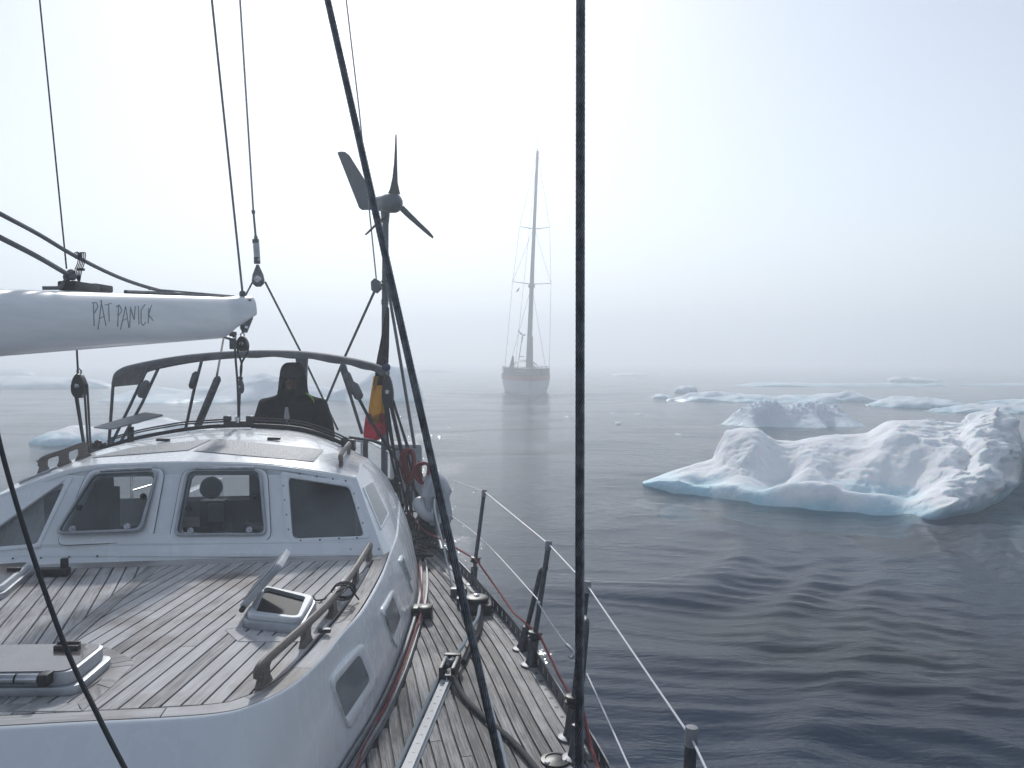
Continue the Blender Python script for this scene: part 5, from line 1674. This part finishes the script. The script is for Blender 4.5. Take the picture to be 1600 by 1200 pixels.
MB().tube([at(594, 446, dw - .06), at(601, 444, dw - .04)], .018, 8).build('box_bracket', M['dull'], wg)
cl_ = MB()
for y in (440, 470, 474): cl_.lathe(at(601.2, y, dw), (0, 0, 1), [(-.008, .04), (.008, .04)], 14)
cl_.build('pole_clamp', M['dull'], wg)

# ---- ensign
fg = thing('ensign_flag', at(600, 700, 8.2), 'black yellow and red flag hanging furled against the turbine pole', 'flag')
def clothpart(outl, name, m_, seed):
    rws = []
    for (xl, xr, y) in outl:
        row = []
        for i in range(9):
            u = i / 8
            p = at(xl + (xr - xl) * u, y, 8.2)
            p.y += .05 * math.sin(u * 9 + seed + y * .012) + .02 * math.sin(u * 21 + y * .03)
            row.append(p)
        rws.append(row)
    m2 = MB().grid([spline(c, 14) for c in zip(*rws)])
    m2.build(name, M[m_], fg, smooth=180, fix=True)
clothpart([(604, 607, 480), (600, 608, 500), (594, 608, 535), (588, 607, 565), (585, 606, 590), (582, 604, 602)], 'black_band', 'flag_black', 0)
clothpart([(583, 603, 588), (580, 603, 605), (576, 604, 630), (574, 605, 650), (580, 604, 656), (584, 600, 662)], 'yellow_band', 'flag_yellow', .6)
clothpart([(571, 606, 646), (569, 606, 660), (567.5, 606, 672), (567.5, 598, 683), (572, 586, 690)], 'red_band', 'flag_red', 1.2)

# ---- helmsman
def person():
    pc = at(458, 700, 7.15)
    foot_z = zf
    base = Vector((pc.x, pc.y, foot_z))
    root = thing('person', base, 'person at the helm in black hooded jacket and dark knit hat, below the hood', 'person')
    base = origin(root)
    top_z = at(455, 569, 7.15).z
    H = top_z - foot_z
    k = H / 1.78
    def skin(name, chain, edges, m_, sub=2):
        me = bpy.data.meshes.new(name)
        me.from_pydata([Vector(c[0]) * k for c in chain], edges, [])
        o = bpy.data.objects.new(name, me); COL.objects.link(o); o.parent = root
        o.modifiers.new('skin', 'SKIN'); s = o.modifiers.new('sub', 'SUBSURF'); s.levels = s.render_levels = sub
        for i, c in enumerate(chain):
            r = c[1] if isinstance(c[1], tuple) else (c[1], c[1])
            me.skin_vertices[0].data[i].radius = (r[0] * k, r[1] * k)
        me.skin_vertices[0].data[0].use_root = True
        me.materials.append(m_)
        me.shade_smooth()
        return o
    # body: pelvis, spine, neck, head, arms to the wheel, legs
    arms_l = []
    ch = [((0, 0, .95), (.15, .12)), ((0, 0, 1.15), (.15, .11)), ((0, .01, 1.35), (.17, .12)), ((0, .01, 1.47), (.10, .08)), ((0, 0, 1.55), (.058, .06)), ((0, -.012, 1.625), (.074, .09)), ((0, 0, 1.70), (.072, .088)), ((0, .005, 1.765), (.035, .045))]
    ed = [(i, i + 1) for i in range(7)]
    for s in (-1, 1):
        b = len(ch)
        ch += [((.19 * s, .01, 1.42), .065), ((.29 * s, -.02, 1.16), .045), ((.24 * s, -.26, 1.06), .035), ((.23 * s, -.33, 1.05), (.042, .02))]
        ed += [(2, b), (b, b + 1), (b + 1, b + 2), (b + 2, b + 3)]
        for f in range(5):                    # fingers closing over the rim, thumb inboard
            fx = (.23 + (-.032 + .021 * f) * 1) * s if f < 4 else .185 * s
            ln = (.075, .085, .08, .062, .05)[f]
            q = len(ch)
            ch += [((fx, -.33 - ln * .55, 1.055), .0095), ((fx, -.33 - ln * .9, 1.03), .0085), ((fx, -.33 - ln * .75, 1.0), .008)]
            ed += [(b + 3, q), (q, q + 1), (q + 1, q + 2)]
        b = len(ch)
        ch += [((.10 * s, 0, .86), .09), ((.12 * s, -.02, .48), .058), ((.13 * s, .02, .09), .042), ((.135 * s, -.13, .04), (.04, .03))]
        ed += [(0, b), (b, b + 1), (b + 1, b + 2), (b + 2, b + 3)]
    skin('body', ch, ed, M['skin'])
    # bulky jacket
    cj = [((0, 0, .86), (.24, .18)), ((0, 0, 1.05), (.25, .19)), ((0, 0, 1.25), (.26, .20)), ((0, .01, 1.40), (.215, .165)), ((0, .015, 1.50), (.13, .12)), ((0, .01, 1.585), (.108, .118))]
    ej = [(i, i + 1) for i in range(5)]
    for s in (-1, 1):
        b = len(cj)
        cj += [((.215 * s, .01, 1.385), (.135, .125)), ((.29 * s, 0, 1.18), (.105, .10)), ((.285 * s, -.04, 1.05), .09), ((.26 * s, -.22, 1.05), .075), ((.24 * s, -.29, 1.05), .06)]
        ej += [(3, b), (b, b + 1), (b + 1, b + 2), (b + 2, b + 3), (b + 3, b + 4)]
    skin('jacket', cj, ej, M['jacket'])
    ct = [((0, 0, .93), (.18, .15))]
    et = []
    for s in (-1, 1):
        b = len(ct)
        ct += [((.11 * s, 0, .82), .125), ((.125 * s, -.02, .48), .095), ((.13 * s, .02, .10), .08)]
        et += [(0, b), (b, b + 1), (b + 1, b + 2)]
    skin('trousers', ct, et, M['jacket'])
    for s in (-1, 1):
        skin('boot', [((.13 * s, .03, .16), .07), ((.13 * s, .03, .05), .06), ((.14 * s, -.15, .045), (.055, .045))], [(0, 1), (1, 2)], M['rubber'])
    # hat, hood round the face, face
    Wd = lambda x, y, z: base + Vector((x, y, z)) * k
    hat = MB()
    rows = []
    for th in np.linspace(0, 1, 9):
        r = math.cos(th * math.pi / 2) ** .55
        rows.append([Wd(math.cos(a) * .110 * r, .005 + math.sin(a) * .122 * r, 1.672 + .125 * math.sin(th * math.pi / 2)) for a in np.linspace(0, 2 * math.pi, 24, endpoint=False)])
    rows.insert(0, [Wd(math.cos(a) * .106, .005 + math.sin(a) * .121, 1.655) for a in np.linspace(0, 2 * math.pi, 24, endpoint=False)])
    hat.grid(rows, True).build('knit_hat', M['beanie'], root, smooth=180)
    hood = MB()
    rows = []
    for z, rx, ry, op in ((1.42, .19, .165, .05), (1.47, .158, .150, .12), (1.52, .135, .142, .3), (1.565, .126, .138, .50), (1.61, .122, .134, .62), (1.65, .118, .130, .68), (1.68, .112, .125, .74)):
        rows.append([Wd(math.cos(a) * rx, .012 + math.sin(a) * ry, z) for a in np.linspace(-math.pi / 2 + op, 1.5 * math.pi - op, 30)])
    hood.grid(rows).build('hood', M['jacket'], root, smooth=180)
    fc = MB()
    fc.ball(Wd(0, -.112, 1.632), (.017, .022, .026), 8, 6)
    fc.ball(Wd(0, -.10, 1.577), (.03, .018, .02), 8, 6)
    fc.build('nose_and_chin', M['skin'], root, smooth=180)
    for s in (-1, 1):
        MB().ball(Wd(.034 * s, -.090, 1.652), .013, 8, 6).build('eye', M['black'], root)
    MB().ball(Wd(0, -.104, 1.602), (.026, .008, .006), 8, 6).build('mouth', mat('lips', (.25, .10, .09), .5), root)
    # badge, harness strap and lime collar edge
    MB().prism([at(x, y, 6.86) for x, y in ((446, 636), (450, 636), (453, 652), (449, 660), (444, 652))], (0, -.01, 0)).build('chest_badge', M['pale'], root, smooth=0)
    MB().tube([at(447, 660, 6.84), at(446, 672, 6.84)], .006, 6).tube([at(451, 660, 6.84), at(451, 672, 6.84)], .006, 6).build('zip_pull', M['dull'], root)
    MB().tube(spline([at(478, 614, 7.02), at(484, 618, 7.0), at(489, 624, 7.0), at(491, 630, 7.02)], 8), [.003, .007, .008, .008, .008, .007, .005, .003], 8).build('lime_collar', M['lime'], root)
person()

# ---- life lines
ropeobj('life_line', [at(706, 750, 7.3), S1t - Vector((0, 0, .015)), S2t - Vector((0, 0, .02)), S3t - Vector((0, 0, .02)), S4t - Vector((0, 0, .03)), at(1105, 1205, 1.85), Vector((.62, .6, ZD + .62))], .0034, 'rope_white', 'upper white guard wire threaded along the stanchion tops', 'guard wire', 6)
ropeobj('life_line', [at(690, 795, 7.3), at(750, 840, 5.6), at(834, 930, 4.2), at(841, 942, 4.1), at(862, 975, 3.9), at(885, 1007, 3.72)], .0034, 'rope_white', 'lower white guard wire ending at the open gate hook', 'guard wire', 6, 40)
ropeobj('life_line', [at(917, 1053, 3.3), at(950, 1125, 2.9), at(985, 1203, 2.55), Vector((.56, .6, ZD + .3))], .0034, 'rope_white', 'lower white guard wire forward of the thick vertical wire', 'guard wire', 6)
one('pelican_hook', MB().tube(spline([at(885, 1007, 3.72), at(892, 1014, 3.68), at(896, 1021, 3.66), at(893, 1027, 3.65), at(890, 1025, 3.66)], 14), .008, 8), M['steel'], 'shiny pelican hook at the end of the lower guard wire', 'hook')
ropeobj('jackline', [at(640, 800, 7.0), at(660, 828, 6.6), at(697, 847, 6.0), S1b + Vector((.03, -.05, .19)), at(771, 912, 5.1), at(802, 957, 4.6), S2b + Vector((.045, -.03, .17)), at(872, 1053, 3.85), at(893, 1090, 3.55), S3b + Vector((.045, -.02, .17)), at(924, 1168, 3.05), at(936, 1203, 2.85), Vector((.52, 1.2, ZD + .15))], .0062, 'rope_red', 'thin red line running outside the stanchion feet along the rail', 'rope', 8)
ropeobj('furling_line', [onz(700 - 150, 1215, ZD + .02), onz(580, 1140, ZD + .025), Vector((basex(3.5) + .052, 3.5, ZD + .035)), Vector((basex(4.0) + .052, 4.0, ZD + .04)), Vector((basex(4.6) + .055, 4.6, ZD + .04)), onz(661, 950, ZD + .06), onz(657, 905, ZD + .04), onz(655, 880, ZD + .05)], .006, 'rope_red', 'red furling line lying in the gutter at the coachroof foot', 'rope', 8)
# ropes on the side deck
ropeobj('blue_sheet', [g0 - gn * .040 + Vector((0, 0, .012)), g1 - gn * .042 + Vector((0, 0, .012)), gc - gn * .01 + Vector((0, 0, .012)), onz(721, 1012, ZD + .07), onz(733, 988, ZD + .06), onz(746, 966, ZD + .07), onz(750, 945, ZD + .06)], .010, 'rope_blue', 'blue grey sheet beside the white track leading through the car', 'rope', 8, 60)
ropeobj('dark_hose', [onz(752, 948, ZD + .03), onz(748, 985, ZD + .015), onz(735, 1010, ZD + .014), onz(724, 1035, ZD + .014)], .016, 'rubber', 'short dark hose between the foot block and the sheet car', 'hose', 10, 24)
ropeobj('dark_sheet', [onz(706, 1058, ZD + .05), onz(714, 1070, ZD + .03), onz(728, 1093, ZD + .016), onz(761, 1125, ZD + .015), onz(800, 1158, ZD + .015), onz(838, 1202, ZD + .015), onz(900, 1290, ZD + .015)], .0135, 'rope_dark', 'thick black sheet snaking from the car towards the lower right', 'rope', 10, 40)
ropeobj('grey_lead_line', [at(679, 780, 6.6), at(680, 800, 6.4), at(692, 850, 6.0), onz(705, 905, ZD + .03), onz(722, 955, ZD + .015), onz(738, 1008, ZD + .013), onz(760, 1080, ZD + .013), onz(790, 1190, ZD + .013), onz(800, 1260, ZD + .013)], .0085, 'rope_blue', 'grey blue line lying along the side deck under the slanting wire', 'rope', 8, 60)
ropeobj('light_line', [Vector((basex(y) + .05, y, ZD + .03)) for y in (2.7, 3.1, 3.6, 4.2, 4.7)], .004, 'rope_grey', 'thin grey cord lying beside the red furling line', 'rope', 6)

# ---- boat hook tied to the grab rail
bh = thing('boat_hook', onz(511, 950, ZC), 'silver boat hook pole tied along the wooden grab rail', 'boat hook')
u0, u1 = onz(505, 950, ZC + .05), onz(553, 889, ZC + .055)
MB().tube([u0, u1], .015, 10).build('pole', M['alu'], bh)
MB().tube([u0 - (u1 - u0).normalized() * .10, u0], [.009, .015], 8).tube([u1, u1 + (u1 - u0).normalized() * .12], [.015, .01], 8).build('hook_end', M['white_pl'], bh)
cd = MB()
for k, (px, py) in enumerate(((527, 926), (529, 923), (531, 921))):
    c = onz(px, py, ZC + .06)
    dv2 = (u1 - u0).normalized(); s2 = dv2.cross(Vector((0, 0, 1))).normalized()
    loop = [c + s2 * math.cos(a) * .05 + Vector((0, 0, math.sin(a) * .035)) + s2 * .022 for a in np.linspace(0, 2 * math.pi, 14)]
    cd.tube(loop, .004, 5)
cd.tube(spline([onz(483, 935, ZC + .01), onz(497, 938, ZC + .008), onz(512, 934, ZC + .02), onz(526, 925, ZC + .09), onz(545, 917, ZC + .09), onz(551, 924, ZC + .05), onz(561, 937, ZC + .01)], 30), .004, 6)
cd.tube(spline([onz(483, 935, ZC + .01), onz(489, 932, ZC + .008), onz(492, 937, ZC + .008)], 8), .004, 6)
one('tie_cord', cd, M['rope_dark'], 'thin dark cord tied round boat hook and grab rail', 'cord')
one('rail_clip', MB().box(onz(507, 985, ZC + .02), (.05, .02, .016)).tube([onz(502, 984, ZC + .02), onz(514, 981, ZC + .02)], .005, 8), M['dull'], 'small steel clip lying at the foot of the grab rail', 'clip', bev=.003)

# ---- gear stowed on the port quarter
def boxy(name, pts_bot, h, m_, label, cat, taper=.95, bev=.02):
    cg = sum(pts_bot, Vector()) / len(pts_bot)
    loops = [[Vector(p) for p in pts_bot]]
    for t, kk in ((.5, 1.02), (.92, 1.0), (1.0, taper)):
        loops.append([cg + (p - cg) * kk + Vector((0, 0, h * t)) for p in pts_bot])
    m2 = MB().ring(loops)
    n = len(pts_bot)
    m2.f.append(tuple(range(n))); m2.f.append(tuple(len(m2.v) - n + i for i in range(n)))
    return one(name, m2, M[m_], label, cat, bev=bev)
def quadpts(xl, xr, yb, d, dep):
    a, b = at(xl, yb, d), at(xr, yb, d)
    return [a, b, b + Vector((-.1, dep, 0)), a + Vector((-.1, dep, 0))]
boxy('life_raft_case', quadpts(617, 660, 792, 7.9, .35), .62, 'canvas_pale', 'upright pale grey canister case behind the red rope coils', 'case')
# dinghy outboard under a pale cover, black below
oc = thing('covered_outboard', at(680, 828, 7.0), 'outboard motor in pale canvas cover with black leg, on the port rail', 'outboard')
rows = []
for z, xl, xr, dpt in ((743, 670, 686, .10), (745, 665, 694, .18), (752, 662, 699, .22), (765, 658, 702, .26), (776, 660, 701, .24), (788, 657, 704, .27), (798, 664, 702, .25), (808, 668, 705, .25), (818, 682, 703, .18), (822, 688, 702, .1)):
    a, b = at(xl, z, 7.0), at(xr, z, 7.0)
    c = (a + b) / 2; w = (b - a).length / 2
    rows.append([c + Vector((math.cos(t) * w * (1 + .10 * math.sin(5 * t) + .12 * math.sin(3 * t + z * .7)), math.sin(t) * dpt * (1 + .15 * math.sin(7 * t + z)), .03 * math.sin(3 * t + z))) for t in np.linspace(0, 2 * math.pi, 28, endpoint=False)])
m2 = MB().grid(rows, True); m2.f.append(tuple(range(28))); m2.f.append(tuple(len(m2.v) - 28 + i for i in range(28)))
m2.build('canvas_cover', M['canvas_pale'], oc, smooth=50)
m2 = MB()
rows = []
for y, xl, xr in ((796, 652, 690), (815, 653, 694), (832, 658, 696), (842, 674, 696)):
    a, b = at(xl, y, 7.05), at(xr, y, 7.05); c = (a + b) / 2; w = (b - a).length / 2
    rows.append([c + Vector((math.cos(t) * w, math.sin(t) * .13, 0)) for t in np.linspace(0, 2 * math.pi, 16, endpoint=False)])
m2.grid(rows, True); m2.f.append(tuple(range(16))); m2.f.append(tuple(len(m2.v) - 16 + i for i in range(16)))
m2.build('motor_leg', M['rubber'], oc)
one('white_fender', MB().tube(spline([at(650, 782, 6.9), at(658, 790, 6.85), at(670, 803, 6.8), at(683, 812, 6.8)], 12), [.03, .055, .065, .068, .068, .068, .068, .068, .066, .06, .045, .02], 14), M['white_pl'], 'pale sausage fender lashed below the outboard cover', 'fender')
def coil(cxp, cyp, w, h, d, label, seed):
    rng = random.Random(seed)
    m2 = MB()
    for k in range(11):
        ww, hh = w * (1 - .05 * k + rng.uniform(-.1, .1)), h * (1 - .02 * k + rng.uniform(-.08, .08))
        ox, oy = rng.uniform(-.015, .015), (k - 5) * .012
        c = at(cxp, cyp, d)
        lp = [c + Vector((ox + math.cos(a) * ww * (1 + .25 * math.sin(a)), oy + .03 * math.sin(2 * a), math.sin(a) * hh)) for a in np.linspace(0, 2 * math.pi, 24)]
        m2.tube(lp, .0085, 6)
    one('rope_coil', m2, M['rope_red'], label, 'rope coil')
coil(640, 728, .055, .15, 7.1, 'long dark red rope coil hanging left, by the canister case', 2)
coil(661, 738, .07, .09, 7.0, 'bright red rope coil hanging right, against the slanting wire', 3)
ropeobj('red_tail', [at(655, 720, 7.0), at(646, 745, 7.0), at(636, 770, 7.0), at(633, 782, 7.0)], .008, 'rope_red', 'loose red rope tail hanging between the two coils', 'rope', 6, 14)
# coiled hose and lines hanging by the winch
lp = MB()
for k in range(4):
    lp.tube(spline([at(617 + 2 * k, 745, 6.9), at(613 + 3 * k, 775, 6.9), at(618 + 4 * k, 795 + 3 * k, 6.9), at(628 + 4 * k, 800 + 2 * k, 6.9), at(634 + 2 * k, 770, 6.9), at(640, 750 + 6 * k, 6.9)], 24), .007, 6)
one('hanging_lines', lp, M['rope_dark'], 'tangle of thin dark lines hanging beside the winch', 'rope')
one('grey_hose_coil', MB().tube([at(680, 778, 6.85) + Vector((math.cos(a) * (.055 + .004 * a / 6), .012 * a / 6, math.sin(a) * .085)) for a in np.linspace(0, 18, 60)], .010, 7), M['rope_blue'], 'blue grey hose coil hung on the outboard cover', 'hose')
# sail ties and small gear on the side deck
tn = MB()
rng = random.Random(4)
for k in range(9):
    c = onz(650 + rng.uniform(-12, 14), 868 - 7 * k, ZD + .05)
    tn.tube(spline([c + Vector((rng.uniform(-.16, .16), rng.uniform(-.2, .2), rng.uniform(-.03, .10))) for _ in range(5)], 18), .009, 6)
one('tangled_sheets', tn, M['rope_dark'], 'tangle of dark sheets piled on the side deck below the winch', 'rope')
one('grey_strap', MB().tube(spline([at(680, 776, 6.75), at(681, 800, 6.6), at(684, 830, 6.4), at(691, 858, 6.1)], 14), .02, 8, flat=.4), M['dull'], 'grey webbing strap dangling from the outboard cover', 'strap')
